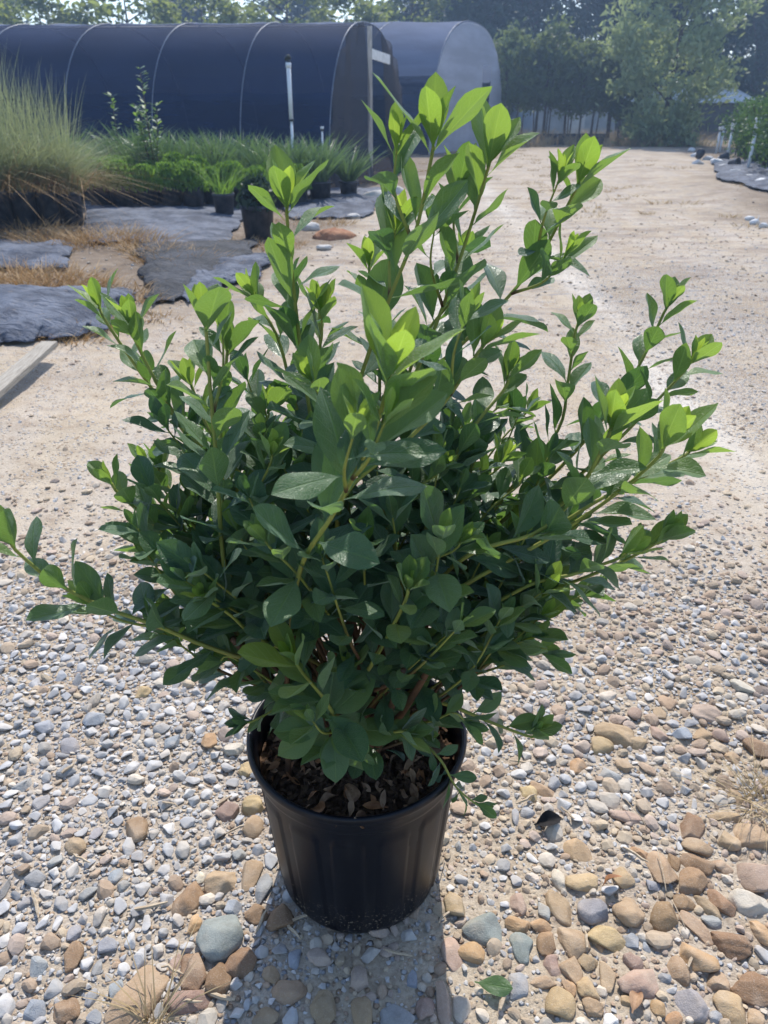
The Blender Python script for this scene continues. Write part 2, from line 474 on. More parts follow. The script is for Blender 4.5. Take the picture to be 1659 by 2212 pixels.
tag(link("ground", me, M['ground']), "sandy tan gravel track and dirt of the nursery yard", "ground", kind='structure')

# ------------------------------------------------------------------ stone shapes
def ico(sub):
    bm = bmesh.new(); bmesh.ops.create_icosphere(bm, subdivisions=sub, radius=1)
    V = np.array([v.co[:] for v in bm.verts]); F = np.array([[v.index for v in f.verts] for f in bm.faces]); bm.free()
    return V, F
ICO = {k: ico(k) for k in (1, 2, 3, 4)}
def rot_np(rng):
    q = rng.normal(size=4); q /= np.linalg.norm(q); a, b, c, d = q
    return np.array([[1 - 2 * (c * c + d * d), 2 * (b * c - a * d), 2 * (b * d + a * c)],
                     [2 * (b * c + a * d), 1 - 2 * (b * b + d * d), 2 * (c * d - a * b)],
                     [2 * (b * d - a * c), 2 * (c * d + a * b), 1 - 2 * (b * b + c * c)]])
def cobble_shape(sub, rng, planes=9, lo=.58, hi=.86, noise=.07):
    V, F = ICO[sub]; V = V.copy()
    for k in range(planes):
        n = rng.normal(size=3); n /= np.linalg.norm(n); c = rng.uniform(lo, hi)
        d = V @ n; m = d > c
        V[m] -= np.outer((d[m] - c) * .86, n)
    for k in range(4):
        n = rng.normal(size=3) * (1.6 + k); ph = rng.uniform(0, 6.28)
        V *= (1 + noise / (1 + .6 * k) * np.sin(V @ n + ph))[:, None]
    if sub >= 3:
        for k in range(3):
            n = rng.normal(size=3) * (7 + 4 * k); n2 = rng.normal(size=3) * (7 + 4 * k)
            V *= (1 + .011 * np.sin(V @ n + rng.uniform(0, 6)) * np.sin(V @ n2 + rng.uniform(0, 6)))[:, None]
    V -= (V.max(0) + V.min(0)) / 2
    V /= (V.max(0) - V.min(0)) / 2
    return V, F
def chip_shape(rng, n=14, bev=True):
    pts = rng.normal(size=(n, 3)); pts /= np.linalg.norm(pts, axis=1)[:, None]; pts *= rng.uniform(.75, 1.0, (n, 1))
    bm = bmesh.new()
    for p in pts: bm.verts.new(p)
    r = bmesh.ops.convex_hull(bm, input=bm.verts)
    for g in list(r.get('geom_interior', [])) + list(r.get('geom_unused', [])):
        if isinstance(g, bmesh.types.BMVert) and g.is_valid: bm.verts.remove(g)
    bmesh.ops.dissolve_limit(bm, angle_limit=math.radians(18), verts=bm.verts, edges=bm.edges)
    if bev:
        bmesh.ops.bevel(bm, geom=list(bm.edges), offset=.085, segments=1, profile=.6, affect='EDGES')
    bmesh.ops.triangulate(bm, faces=bm.faces)
    bm.verts.index_update()
    V = np.array([v.co[:] for v in bm.verts]); F = np.array([[v.index for v in f.verts] for f in bm.faces]); bm.free()
    return V, F
class Hash:
    def __init__(s, cell): s.c = cell; s.d = {}
    def ok(s, x, y, r, k=.85):
        ci, cj = int(x // s.c), int(y // s.c)
        for i in (ci - 1, ci, ci + 1):
            for j in (cj - 1, cj, cj + 1):
                for (a, b, q) in s.d.get((i, j), ()):
                    if (a - x) ** 2 + (b - y) ** 2 < (k * (q + r)) ** 2: return False
        return True
    def put(s, x, y, r):
        s.d.setdefault((int(x // s.c), int(y // s.c)), []).append((x, y, r))
HSH = Hash(.06)

# ------------------------------------------------------------------ cobbles (each one a thing)
STC = dict(tan=(.37, .265, .17), brown=(.27, .175, .105), yellow=(.43, .315, .18), pink=(.40, .29, .225), rose=(.32, .225, .18),
           grey=(.31, .305, .30), blue=(.30, .315, .34), green=(.235, .25, .235), purple=(.29, .27, .275), pale=(.50, .44, .36), orange=(.42, .27, .15))
CW = dict(tan='tan', brown='brown', yellow='yellowish tan', pink='pinkish tan', rose='rose brown', grey='grey', blue='blue grey',
          green='greenish grey', purple='purplish grey', pale='pale cream', orange='orange tan')
# x, y, width, height in half photo units measured from (829.5,1460) for R and (0,1460) for L; tilt degrees; colour
RS = """993 247 165 85 -30 tan;1090 290 78 48 0 tan;1180 248 62 66 20 pink;940 300 92 70 0 yellow;1385 160 120 72 -20 pink;1222 108 80 62 30 tan;
1190 160 55 45 0 tan;1010 187 72 44 -8 pink;1080 165 66 56 0 rose;965 90 76 42 0 pale;835 390 72 60 0 orange;1030 385 60 60 0 tan;970 425 98 66 0 grey;
1450 250 72 58 0 rose;1375 255 70 72 -40 tan;1290 265 92 64 -20 blue;1620 320 115 86 0 brown;1505 355 62 45 0 tan;1545 45 104 52 -20 pale;
625 505 88 66 -45 yellow;690 490 130 52 -38 tan;735 462 66 66 0 grey;1320 650 122 104 0 brown;1350 735 124 74 0 tan;1345 820 140 88 -15 brown;
1320 885 124 98 0 brown;1255 805 56 68 0 brown;1190 830 118 146 0 tan;1590 705 190 96 -20 tan;1487 720 96 72 -10 tan;1458 825 84 62 -20 tan;
1600 860 172 140 20 pink;1575 985 170 100 -25 pale;1452 980 84 120 25 brown;1200 1035 120 112 0 brown;1055 1015 128 116 0 tan;1030 880 92 80 -25 yellow;
838 760 130 76 -30 yellow;850 890 134 68 0 yellow;757 880 66 82 25 pale;755 990 96 142 25 tan;900 1010 128 100 -10 purple;688 1010 62 76 0 grey;
575 980 74 88 0 pink;430 1085 178 120 -10 green;305 985 104 86 -20 yellow;600 1165 100 122 15 green;575 1070 104 62 -10 orange;680 1075 92 46 0 orange;
815 1130 128 124 30 tan;960 1125 170 92 -15 yellow;700 1150 82 104 -15 brown;290 1200 86 124 10 pink;375 1185 116 78 -20 orange;880 1230 96 68 0 tan;
725 1250 74 86 0 rose;812 1268 90 106 25 tan;1075 1240 80 62 0 rose;965 1300 72 112 0 yellow;1100 1320 190 118 0 pink;1350 1215 170 104 -25 orange;
1258 1268 92 112 0 tan;1490 1160 160 104 -30 brown;1440 1320 94 90 0 tan;1590 1345 180 130 -25 brown;1322 1420 150 104 0 purple;1500 1440 116 150 10 yellow;
760 1410 122 104 -20 yellow;900 1430 82 72 0 tan;872 1352 82 96 20 yellow;575 1340 96 110 -20 grey;682 1318 108 58 0 tan;178 1435 80 80 0 rose;
335 1435 84 100 10 pale;255 1420 62 160 5 pink;1345 1090 64 140 35 tan;1415 1060 92 62 -20 grey;1395 1000 60 112 35 tan;1292 982 104 66 10 brown;
1622 1105 76 110 30 orange;120 1318 46 82 0 blue;1245 1482 72 58 0 orange;1605 1478 84 70 0 tan;1040 605 136 48 -15 pink;1470 612 150 40 -5 tan;
1520 522 58 60 -30 tan;190 1075 60 95 5 grey;800 1350 54 60 0 orange;640 870 58 40 0 pale;520 810 66 60 0 grey;320 735 62 44 0 grey;1075 1145 70 74 0 blue;
1140 1180 44 60 0 blue;1210 1310 56 40 -20 blue;1160 910 64 44 0 blue;1300 610 0 0 0 tan;620 590 66 62 0 blue;1430 1470 60 50 0 blue;50 1480 150 90 -25 grey;
1100 760 80 38 -30 orange;1540 1560 90 70 0 tan;1050 1400 60 56 0 yellow;930 1160 36 54 0 orange;900 1135 34 46 0 yellow;1180 1440 60 66 10 orange""".replace('\n', '')
LS = """590 662 112 96 -10 brown;985 588 100 72 25 rose;1090 560 96 74 10 yellow;1095 652 92 82 0 tan;1070 405 72 52 0 yellow;910 285 66 70 0 orange;
812 960 118 138 -10 brown;965 882 150 106 10 tan;1078 865 84 126 -15 tan;955 1120 184 170 0 green;1042 1222 130 128 0 brown;836 1272 126 146 0 brown;
952 1300 104 140 -10 brown;812 1405 190 96 0 rose;600 1390 170 250 -25 tan;320 1212 80 104 10 brown;290 1438 124 92 0 brown;1112 1025 100 80 0 brown;
1218 1045 116 108 -20 brown;1175 1288 82 58 -25 tan;1395 1430 108 130 0 tan;1142 905 72 150 -5 grey;845 1065 58 84 -20 orange;756 1242 48 72 0 pink;
1018 990 92 80 20 blue;865 865 44 54 0 pale;1250 1360 150 90 -10 tan;1560 1470 90 150 0 tan;1150 1470 110 76 0 tan;300 300 90 58 0 grey;200 220 90 56 0 blue;
410 185 110 60 0 blue;620 75 74 46 20 yellow;700 230 70 50 0 grey;755 290 84 56 0 blue;295 410 84 54 0 grey;110 470 90 60 0 grey;
180 545 70 66 0 grey;420 678 50 56 0 grey;255 810 76 60 -20 grey;490 870 60 86 -20 blue;530 905 62 52 0 grey;385 940 72 70 0 grey;25 920 70 90 0 grey;
160 880 90 64 0 grey;110 980 60 50 0 grey;470 1165 90 80 -10 blue;155 1255 100 90 0 blue;320 1110 62 66 0 blue;330 740 90 60 0 tan;500 1350 70 80 0 blue;
150 1430 110 90 0 blue;410 1470 70 70 0 blue;420 1260 44 74 0 grey;1285 1225 80 90 0 blue;1010 320 90 46 0 pale;830 805 90 56 10 grey;1030 775 66 60 0 grey""".replace('\n', '')
cob = []
for src, x0 in ((RS, 829.5), (LS, 0.0)):
    for row in src.split(';'):
        q = row.split()
        if len(q) < 6 or float(q[2]) == 0: continue
        cob.append((x0 + float(q[0]) * .5, 1460 + float(q[1]) * .5, float(q[2]) * .5, float(q[3]) * .5, float(q[4]), q[5]))
def zone(px, py):
    if py < 1560: v = 'on the far gravel'
    elif py < 1800: v = 'behind the pot base'
    elif py < 2000: v = 'beside the pot'
    elif py < 2110: v = 'before the pot'
    else: v = 'at lower edge'
    if px < 330: h = 'far left'
    elif px < 620: h = 'left'
    elif px < 960: h = 'middle'
    elif px < 1200: h = 'right'
    elif px < 1430: h = 'farther right'
    else: h = 'right edge'
    return v, h
items = []
for i, (px, py, pw, ph, ang, c) in enumerate(cob):
    rng = np.random.default_rng(1000 + i)
    base = G(px, py)
    s = (base - Vector((0, 0, CAM_H))).dot(Vector((0, CP, -SP))) / FPX
    el = math.atan2(CAM_H, base.y)
    a, b = pw * s * .54, ph * s * .52 / math.sin(el)
    if ang: a, b = a * .98, b * .98
    r = .5 * (a + b)
    c_z = min(a, b) * rng.uniform(.55, .72)
    if c in ('blue',) or (c == 'grey' and pw < 60):
        V, F = chip_shape(rng, 16, True); V = V / np.abs(V).max(0); smooth = False
    else:
        V, F = cobble_shape(4, rng, 11, .5, .84, .075); smooth = True
    V = V * np.array([a, b, c_z])
    V[:, 2] += (V[:, 0] * rng.uniform(-.14, .14) + V[:, 1] * rng.uniform(-.14, .14))
    cc = np.array(STC[c]) * (1.0, 1.0, .99) * rng.uniform(.9, 1.12) * rng.uniform(.97, 1.03, 3)
    colr = np.concatenate([np.tile(cc, (len(V), 1)), np.ones((len(V), 1))], 1)
    if smooth:
        # worn facets of another tone
        nn = rng.normal(size=3); m = (V @ nn) > .35 * np.abs(V @ nn).max()
        colr[m, :3] *= rng.uniform(.85, 1.18)
    me = np_mesh("cobble", V, F, smooth, {'col': ('FLOAT_COLOR', colr)})
    o = link("cobblestone", me, M['stone'])
    o.location = (base.x, base.y - c_z * .25, gz(base.x, base.y) + c_z * .06)
    o.rotation_euler = (0, 0, math.radians(ang))
    asp = max(a, b) / min(a, b)
    shape = 'long' if asp > 1.75 else 'oval' if asp > 1.3 else 'round'
    if not smooth: shape = 'angular'
    size = 'large' if r > .042 else 'small' if r < .022 else 'medium'
    items.append([o, CW[c], shape, size, px, py, r])
    steps = max(1, int(round(asp)))
    ca, sa = math.cos(math.radians(ang)), math.sin(math.radians(ang))
    L_, w_ = max(a, b), min(a, b)
    for k in range(-1, 2):
        off = k * (L_ - w_) * .8
        dx, dy = (off * ca, off * sa) if a >= b else (-off * sa, off * ca)
        HSH.put(base.x + dx, base.y + dy, w_)
for it in items:
    o, cw, sh, sz, px, py, r = it
    nb = min((q for q in items if q is not it), key=lambda q: (q[4] - px) ** 2 + (q[5] - py) ** 2)
    dx, dy = nb[4] - px, nb[5] - py
    side = ('on its right' if dx > 0 else 'on its left') if abs(dx) > abs(dy) else ('just below it' if dy > 0 else 'just above it')
    v, h = zone(px, py)
    base = f"{sz} {sh} {cw} stone {v}, {h}"
    it.append(base); it.append(f"{base}, {nb[1].split()[0]} one {side}")
from collections import Counter
c1 = Counter(it[7] for it in items); c2 = Counter(it[8] for it in items)
for it in items:
    lab = it[7] if c1[it[7]] == 1 else it[8]
    tag(it[0], lab, "stone", "stones bedded in the gravel track")

# ------------------------------------------------------------------ gravel (one mass)
rng = np.random.default_rng(21)
HSH.put(-.045, .912, .135)
chips_hi = [chip_shape(rng, rng.integers(11, 18), True) for _ in range(14)]
chips_lo = [chip_shape(rng, rng.integers(8, 12), False) for _ in range(14)]
peb_hi = [cobble_shape(2, rng, 7, .6, .9, .06) for _ in range(10)]
peb_lo = [cobble_shape(1, rng, 4, .7, .95, .08) for _ in range(8)]
inst = []   # (template kind, index, x, y, r, angular?)
def scatter(n, rlo, rhi, x0, x1, y0, y1, keep, power=2.0, k=.86, h=None):
    global inst
    h = h or HSH
    xs = rng.uniform(x0, x1, n); ys = y0 + (y1 - y0) * rng.uniform(0, 1, n)
    gzv = grav_zone(xs, ys)
    rs = rlo + (rhi - rlo) * rng.uniform(0, 1, n) ** power
    pr = keep(xs, ys, gzv)
    u = rng.uniform(0, 1, n)
    px, py = proj(xs, ys, 0)
    sel = (u < pr) & (px > -380) & (px < 2040) & (py < 2300)
    order = np.argsort(-rs[sel])
    X, Y, R, Gz = xs[sel][order], ys[sel][order], rs[sel][order], gzv[sel][order]
    for x, y, r, g in zip(X, Y, R, Gz):
        if h.ok(x, y, r, k):
            h.put(x, y, r); inst.append((x, y, r, g))
scatter(48000, .0080, .0190, -1.9, 2.0, .55, 2.6, lambda x, y, g: np.clip(.03 + 1.2 * g ** 1.3, 0, 1) * (1 - .9 * sstep(1.4, 2.4, y + .5 * fbm(x * 2, y * 2, 33, 3) - .25)), 2.0, .80)
scatter(74000, .0045, .0095, -1.9, 2.0, .55, 2.4, lambda x, y, g: np.clip(.16 + g * 1.1, 0, 1) * (1 - .8 * sstep(1.5, 2.4, y + .5 * fbm(x * 2, y * 2, 33, 3) - .25)), 1.6, .78)
scatter(100000, .0018, .0046, -1.3, 1.4, .58, 1.9, lambda x, y, g: np.clip(.26 + g * .6, 0, 1), 1.4, .80)
scatter(26000, .005, .013, -3.4, 3.6, 2.2, 5.0, lambda x, y, g: np.clip(.03 + g * .5, 0, 1) * (1 - .6 * sstep(2.6, 5.0, y + .8 * fbm(x, y, 91, 3))), 2.6, 1.0)
scatter(44000, .006, .018, -5, 8, 4.2, 15, lambda x, y, g: np.clip(.08 + g * .6 + .22 * sstep(.5, .7, fbm(x * .8, y * .25, 95, 3)), 0, 1) * (1 - sstep(5, 15, y)), 2.6, 1.0)
inst = np.array(inst)
Vs, Fs, Cs = [], [], []; off = 0
SMALLC = [(.56, .55, .54), (.50, .495, .495), (.41, .42, .44), (.58, .565, .545), (.345, .36, .385), (.46, .465, .47), (.50, .46, .41)]
WARMC = [(.40, .30, .20), (.33, .22, .14), (.46, .36, .24), (.40, .30, .24), (.52, .46, .38)]
for (x, y, r, g) in inst:
    near = y < 1.9
    grey = rng.uniform() < (.34 + .55 * g if x < .1 else .25 + .6 * g)
    if grey: T = chips_hi if (r > .0065 and near) else chips_lo
    else: T = peb_hi if (r > .0065 and near) else peb_lo
    V, F = T[rng.integers(len(T))]
    sx, sy, sz = r * rng.uniform(.95, 1.35), r * rng.uniform(.75, 1.05), r * rng.uniform(.5, .8)
    if rng.uniform() < .2: sz *= .65
    a = rng.uniform(0, 6.283); tx = rng.normal() * .22; ty = rng.normal() * .22
    ca, sa = math.cos(a), math.sin(a)
    Q = V * (sx, sy, sz)
    Q[:, 2] += Q[:, 0] * tx + Q[:, 1] * ty
    W = np.empty_like(Q)
    W[:, 0] = Q[:, 0] * ca - Q[:, 1] * sa + x; W[:, 1] = Q[:, 0] * sa + Q[:, 1] * ca + y; W[:, 2] = Q[:, 2]
    Vs.append(W); Fs.append(F + off); off += len(V)
    pal = SMALLC if grey else WARMC
    c = (np.array(pal[rng.integers(len(pal))]) * .76 + np.array((.50, .44, .37)) * .24) * rng.uniform(.78, 1.15)
    Cs.append(np.tile(np.append(c, 1), (len(V), 1)))
zz = ground_z(inst[:, 0], inst[:, 1]) + inst[:, 2] * .16
lens = [len(v) for v in Vs]
Vs = np.concatenate(Vs); Vs[:, 2] += np.repeat(zz, lens)
me = np_mesh("gravel", Vs, np.concatenate(Fs), False, {'col': ('FLOAT_COLOR', np.concatenate(Cs))})
tag(link("gravel", me, M['gravel']), "blue grey crushed limestone and small pebbles strewn over the sandy track", "gravel", kind='stuff')
print("gravel stones", len(inst), "cobbles", len(items))

# ------------------------------------------------------------------ leaves
NU, NV = 7, 11
_u = np.linspace(-1, 1, NU); _t = np.linspace(0, 1, NV)
UU, TT = np.meshgrid(_u, _t)
_ta = np.clip((TT - .06) / .94, 0, 1)
def prof(a, b):
    f = _ta ** a * (1 - _ta) ** b
    return f / (a / (a + b)) ** a / (b / (a + b)) ** b
PROFS = [prof(1.15, .88), prof(1.05, .95), prof(1.3, .85), prof(1.2, .80)]
LF = []
for i in range(NV - 1):
    for j in range(NU - 1):
        a = i * NU + j; LF.append((a, a + 1, a + NU + 1, a + NU))
LF = np.array(LF)
class Leaves:
    def __init__(s): s.V = []; s.c = []; s.p = []; s.n = 0
    def add(s, p, D, N, L, Wd, fold, curl, twist, age, rnd, ex=0.0, rr=None):
        D = Vector(D).normalized(); N = Vector(N); N = N - D * N.dot(D)
        if N.length < 1e-5: N = D.orthogonal()
        N.normalize(); Sx = D.cross(N)
        rr = rr or random
        f = PROFS[rr.randrange(len(PROFS))]
        hw = np.maximum(f * Wd * .5, .0012 * (1 - TT) + .0001)
        x = UU * hw
        z = fold * np.abs(x) - curl * L * TT ** 2 + .05 * L * np.sin(TT * 8 + rnd * 20) * UU ** 2 * f * .7
        z = z - .10 * Wd * (np.abs(UU) ** 3) * f * .5
        y = L * (TT - .25 * abs(curl) * TT ** 2)
        tw = twist * TT
        x2 = x * np.cos(tw) - z * np.sin(tw) * .6; z2 = x * np.sin(tw) + z
        d = np.array(D); n = np.array(N); sx = np.array(Sx)
        V = np.array(p) + x2[..., None] * sx + y[..., None] * d + z2[..., None] * n
        s.V.append(V.reshape(-1, 3))
        s.c.append(np.stack([UU, TT, UU * 0], -1).reshape(-1, 3))
        s.p.append(np.tile((age, rnd, ex), (NU * NV, 1))); s.n += 1
    def build(s, name, parent=None, mat=None, origin=None):
        if not s.n: return None
        F = (LF[None] + (np.arange(s.n) * NU * NV)[:, None, None]).reshape(-1, 4)
        V = np.concatenate(s.V)
        if origin is not None: V = V - np.array(origin)
        me = np_mesh(name, V, F, True, {'leafc': ('FLOAT_VECTOR', np.concatenate(s.c)), 'leafp': ('FLOAT_VECTOR', np.concatenate(s.p))})
        return link(name, me, mat or M['leaf'], parent)

# ------------------------------------------------------------------ the black nursery pot
POTC = Vector((-.045, .912, 0.0))
RT, RBT, RB, HT = .183, .168, .144, .300
def build_pot():
    t = empty("plant_pot", POTC)
    tag(t, "large black plastic nursery pot with ribbed sides holding the green shrub", "plant pot")
    # ribbed wall
    n = 288; zs = np.concatenate([np.linspace(0, .012, 4), np.linspace(.016, .262, 40)])
    npan = 14
    V = []; 
    for z in zs:
        k = z / .262
        r0 = RB + (RBT - RB) * k
        r0 -= .006 * (1 - min(1, z / .012)) ** 2
        for i in range(n):
            a = 2 * math.pi * i / n
            q = (a / (2 * math.pi) * npan + .15) % 1.0
            d = abs(q - .5) * 2          # 0 mid panel .. 1 edge
            # raised panel with rounded shoulders
            top = .235 - .018 * max(0, (d - .45) / .3) ** 2
            m = float(sstep(.72, .66, d)) * float(sstep(top + .006, top - .002, z)) * float(sstep(.012, .018, z))
            r = r0 + .0030 * m - .0006
            V.append((r * math.cos(a), r * math.sin(a), z))
    F = [(i * n + k, i * n + (k + 1) % n, (i + 1) * n + (k + 1) % n, (i + 1) * n + k) for i in range(len(zs) - 1) for k in range(n)]
    me = np_mesh("wall", np.array(V), np.array(F), True); link("wall", me, M['pot'], t)
    b = MB(); b.lathe([(RB - .007, .0005), (RB - .03, .004), (.0005, .004)], 96); b.build("base", M['pot'], t)
    r = MB()
    pr = [(RBT - .001, .258), (RBT + .002, .2575), (RBT + .0055, .262), (RBT + .0065, .268), (RBT + .0070, .281), (RBT + .0085, .283), (RT - .004, .2855), (RT - .001, .2885),
          (RT, .293), (RT - .0008, .298), (RT - .0032, .3005), (RT - .0065, .3003), (RT - .0095, .2975), (RT - .0115, .290), (RBT - .002, .25), (RBT - .006, .20)]
    r.lathe(pr, 128); r.build("rim", M['pot'], t)
    # potting bark surface, heaped to the middle
    m = 70; V = []; F = []
    rr = np.random.default_rng(5)
    for i in range(m + 1):
        R = (RBT - .004) * (i / m)
        for k in range(160):
            a = 2 * math.pi * k / 160
            x, y = R * math.cos(a), R * math.sin(a)
            z = .252 + .018 * (1 - (R / RBT) ** 2) + (float(vnoise(x * 70 + 9, y * 70, 4)) - .5) * .012 + (float(vnoise(x * 190 + 9, y * 190, 6)) - .5) * .007
            V.append((x, y, z))
    for i in range(m):
        for k in range(160):
            F.append((i * 160 + k, i * 160 + (k + 1) % 160, (i + 1) * 160 + (k + 1) % 160, (i + 1) * 160 + k))
    me = np_mesh("potting_bark", np.array(V), np.array(F), True); link("potting_bark", me, M['soil'], t)
    # bark chips and dead leaves
    ch = Leaves(); rd = random.Random(4); bits = MB()
    ch2 = Leaves()
    for k in range(170):
        a, R = rd.uniform(0, 6.283), RBT * .94 * math.sqrt(rd.uniform(.05, 1))
        p = Vector((R * math.cos(a), R * math.sin(a), .266 + .012 * (1 - (R / RBT) ** 2)))
        D = Vector((rd.gauss(0, 1), rd.gauss(0, 1), rd.gauss(.15, .3))); N = Vector((rd.gauss(0, .5), rd.gauss(0, .5), 1))
        L = rd.uniform(.010, .050) * rd.uniform(.5, 1)
        if R > RBT * .75: D = Vector((-p.x + rd.gauss(0, .1), -p.y + rd.gauss(0, .1), rd.uniform(0, .08)))
        (ch if k % 3 else ch2).add(p, D, N, L, L * rd.uniform(.3, .7), rd.uniform(.1, 1.2), rd.uniform(-.8, .8), rd.gauss(0, 1.3), 0, rd.random(), 0, rd)
    ch.build("dead_leaves", t, M['dry'])['kind'] = 'stuff'
    ch2.build('dead_leaves', t, M['dryorange'])['kind'] = 'stuff'
    for k in range(700):
        a, R = rd.uniform(0, 6.283), RBT * .95 * math.sqrt(rd.uniform(0, 1))
        p = Vector((R * math.cos(a), R * math.sin(a), .258 + .018 * (1 - (R / RBT) ** 2)))
        Rm = Matrix.Rotation(rd.uniform(0, 6.28), 3, 'Z') @ Matrix.Rotation(rd.gauss(0, .35), 3, 'X') @ Matrix.Rotation(rd.gauss(0, .35), 3, 'Y')
        bits.box(p, (rd.uniform(.006, .024), rd.uniform(.004, .010), rd.uniform(.002, .005)), Rm)
    bits.build("bark_chips", M['soil'], t, False)['kind'] = 'stuff'
    return t
pot = build_pot()
pot.scale = (1, 1, 1.14)

# ------------------------------------------------------------------ the shrub
SHB = POTC + Vector((0, 0, .302))
shrub = empty("azalea_shrub", SHB)
tag(shrub, "big bushy green azalea with lime new tips growing in the black pot", "shrub")
shrub_inv = -SHB
def catmull(pts, n=8):
    pts = [Vector(p) for p in pts]
    P_ = [pts[0] * 2 - pts[1]] + pts + [pts[-1] * 2 - pts[-2]]
    out = []
    for i in range(1, len(P_) - 2):
        a, b, c, d = P_[i - 1:i + 3]
        for k in range(n):
            t = k / n
            out.append(.5 * ((2 * b) + (c - a) * t + (2 * a - 5 * b + 4 * c - d) * t * t + (3 * b - a - 3 * c + d) * t ** 3))
    out.append(pts[-1]); return out
def resample(pts, step):
    ln = [0.0]
    for a, b in zip(pts, pts[1:]): ln.append(ln[-1] + (b - a).length)
    tot = ln[-1]; n = max(2, int(tot / step)); out = []
    j = 0
    for k in range(n + 1):
        s = tot * k / n
        while j < len(ln) - 2 and ln[j + 1] < s: j += 1
        f = (s - ln[j]) / max(1e-9, ln[j + 1] - ln[j]); out.append(pts[j].lerp(pts[j + 1], f))
    return out, tot
UP = Vector((0, 0, 1))
def make_shoot(pts, L, rd, leafy=.5, gap=.021, tipn=5, tipage=.85, rbase=.0042, wide=.45, green=.55, into=None, asc=1.0, ak=.33):
    """one shoot: stem mesh, with its grown leaves and its new tip leaves"""
    pts, tot = resample(catmull(pts), .006)
    n = len(pts); leafy = min(leafy, tot)
    mb = MB()
    rads = [rbase * (1 - .62 * (i / (n - 1)) ** .8) for i in range(n)]
    wood = [float(sstep(green, green * .35, i / (n - 1))) for i in range(n)]
    st = max(1, n // 40)
    ii = list(range(0, n, st));
    if ii[-1] != n - 1: ii.append(n - 1)
    mb.tube([pts[i] - SHB for i in ii], [rads[i] for i in ii], 7, [wood[i] for i in ii])
    old = into or Leaves(); new = Leaves()
    az = rd.uniform(0, 6.28)
    d = tot - leafy
    while d < tot - .012:
        i = min(n - 2, int(d / tot * (n - 1)))
        p = pts[i]; T = (pts[min(n - 1, i + 3)] - pts[max(0, i - 3)]).normalized()
        f = (d - (tot - leafy)) / leafy          # 0 low .. 1 tip
        az += 2.399 + rd.gauss(0, .22)
        a0 = T.orthogonal().normalized(); a1 = T.cross(a0)
        A = a0 * math.cos(az) + a1 * math.sin(az)
        th = math.radians(66 - 31 * f * asc + rd.gauss(0, 9))
        D = T * math.cos(th) + A * math.sin(th)
        D = (D + UP * .12 * (1 - f) + UP * rd.gauss(0, .10)).normalized()
        Nn = (T * .9 + UP * 1.0 - A * .2 + Vector((rd.gauss(0, .22), rd.gauss(0, .22), 0))).normalized()
        ll = L * (.72 + .38 * math.sin(math.pi * min(1, .25 + .7 * f))) * rd.uniform(.82, 1.15)
        age = .03 + .10 * rd.random() + ak * max(0, f - .45) / .55  # tone pales tipwards: younger leaves, and veiling light on upper ones painted in
        if rd.random() > .06:
            old.add(p + A * rads[i], D, Nn, ll, ll * wide * rd.uniform(.88, 1.12), rd.uniform(.12, .62), rd.uniform(-.12, .30), rd.gauss(0, .28),
                    min(1, age), rd.random(), 0.0, rd)
        d += gap * (1.25 - .5 * f) * rd.uniform(.8, 1.2)
    # tip rosette
    p = pts[-1]; T = (pts[-1] - pts[-6]).normalized(); a0 = T.orthogonal().normalized(); a1 = T.cross(a0)
    Tt = (T + UP * .25).normalized()
    for k in range(tipn):
        az += 2.399
        A = a0 * math.cos(az) + a1 * math.sin(az)
        inner = k / max(1, tipn - 1)
        th = math.radians(40 - 28 * inner + rd.gauss(0, 5))
        D = Tt * math.cos(th) + A * math.sin(th)
        ll = L * (1.0 - .45 * inner) * rd.uniform(.85, 1.1)
        new.add(p - T * .010 * (1 - inner), D, Tt * .9 - A * .9, ll, ll * (wide - .10 * inner) * rd.uniform(.9, 1.1), rd.uniform(.25, .6), rd.uniform(-.12, .08),
                rd.gauss(0, .12), min(1, tipage * (.45 + .60 * inner)), rd.random(), 0, rd)
    return mb, old, new
def base_to(p, rd, spread=.035, at=None):
    """the hidden woody run from the bark up to the traced start of a shoot"""
    a = rd.uniform(0, 6.28)
    b0 = SHB + Vector((spread * math.cos(a), spread * math.sin(a), -.012)) if at is None else SHB + Vector(at)
    m1 = b0.lerp(p, .33); m1 = Vector((b0.x + (p.x - b0.x) * .18, b0.y + (p.y - b0.y) * .18, b0.z + (p.z - b0.z) * .38))
    m2 = Vector((b0.x + (p.x - b0.x) * .55, b0.y + (p.y - b0.y) * .55, b0.z + (p.z - b0.z) * .72))
    return [b0, m1, m2]
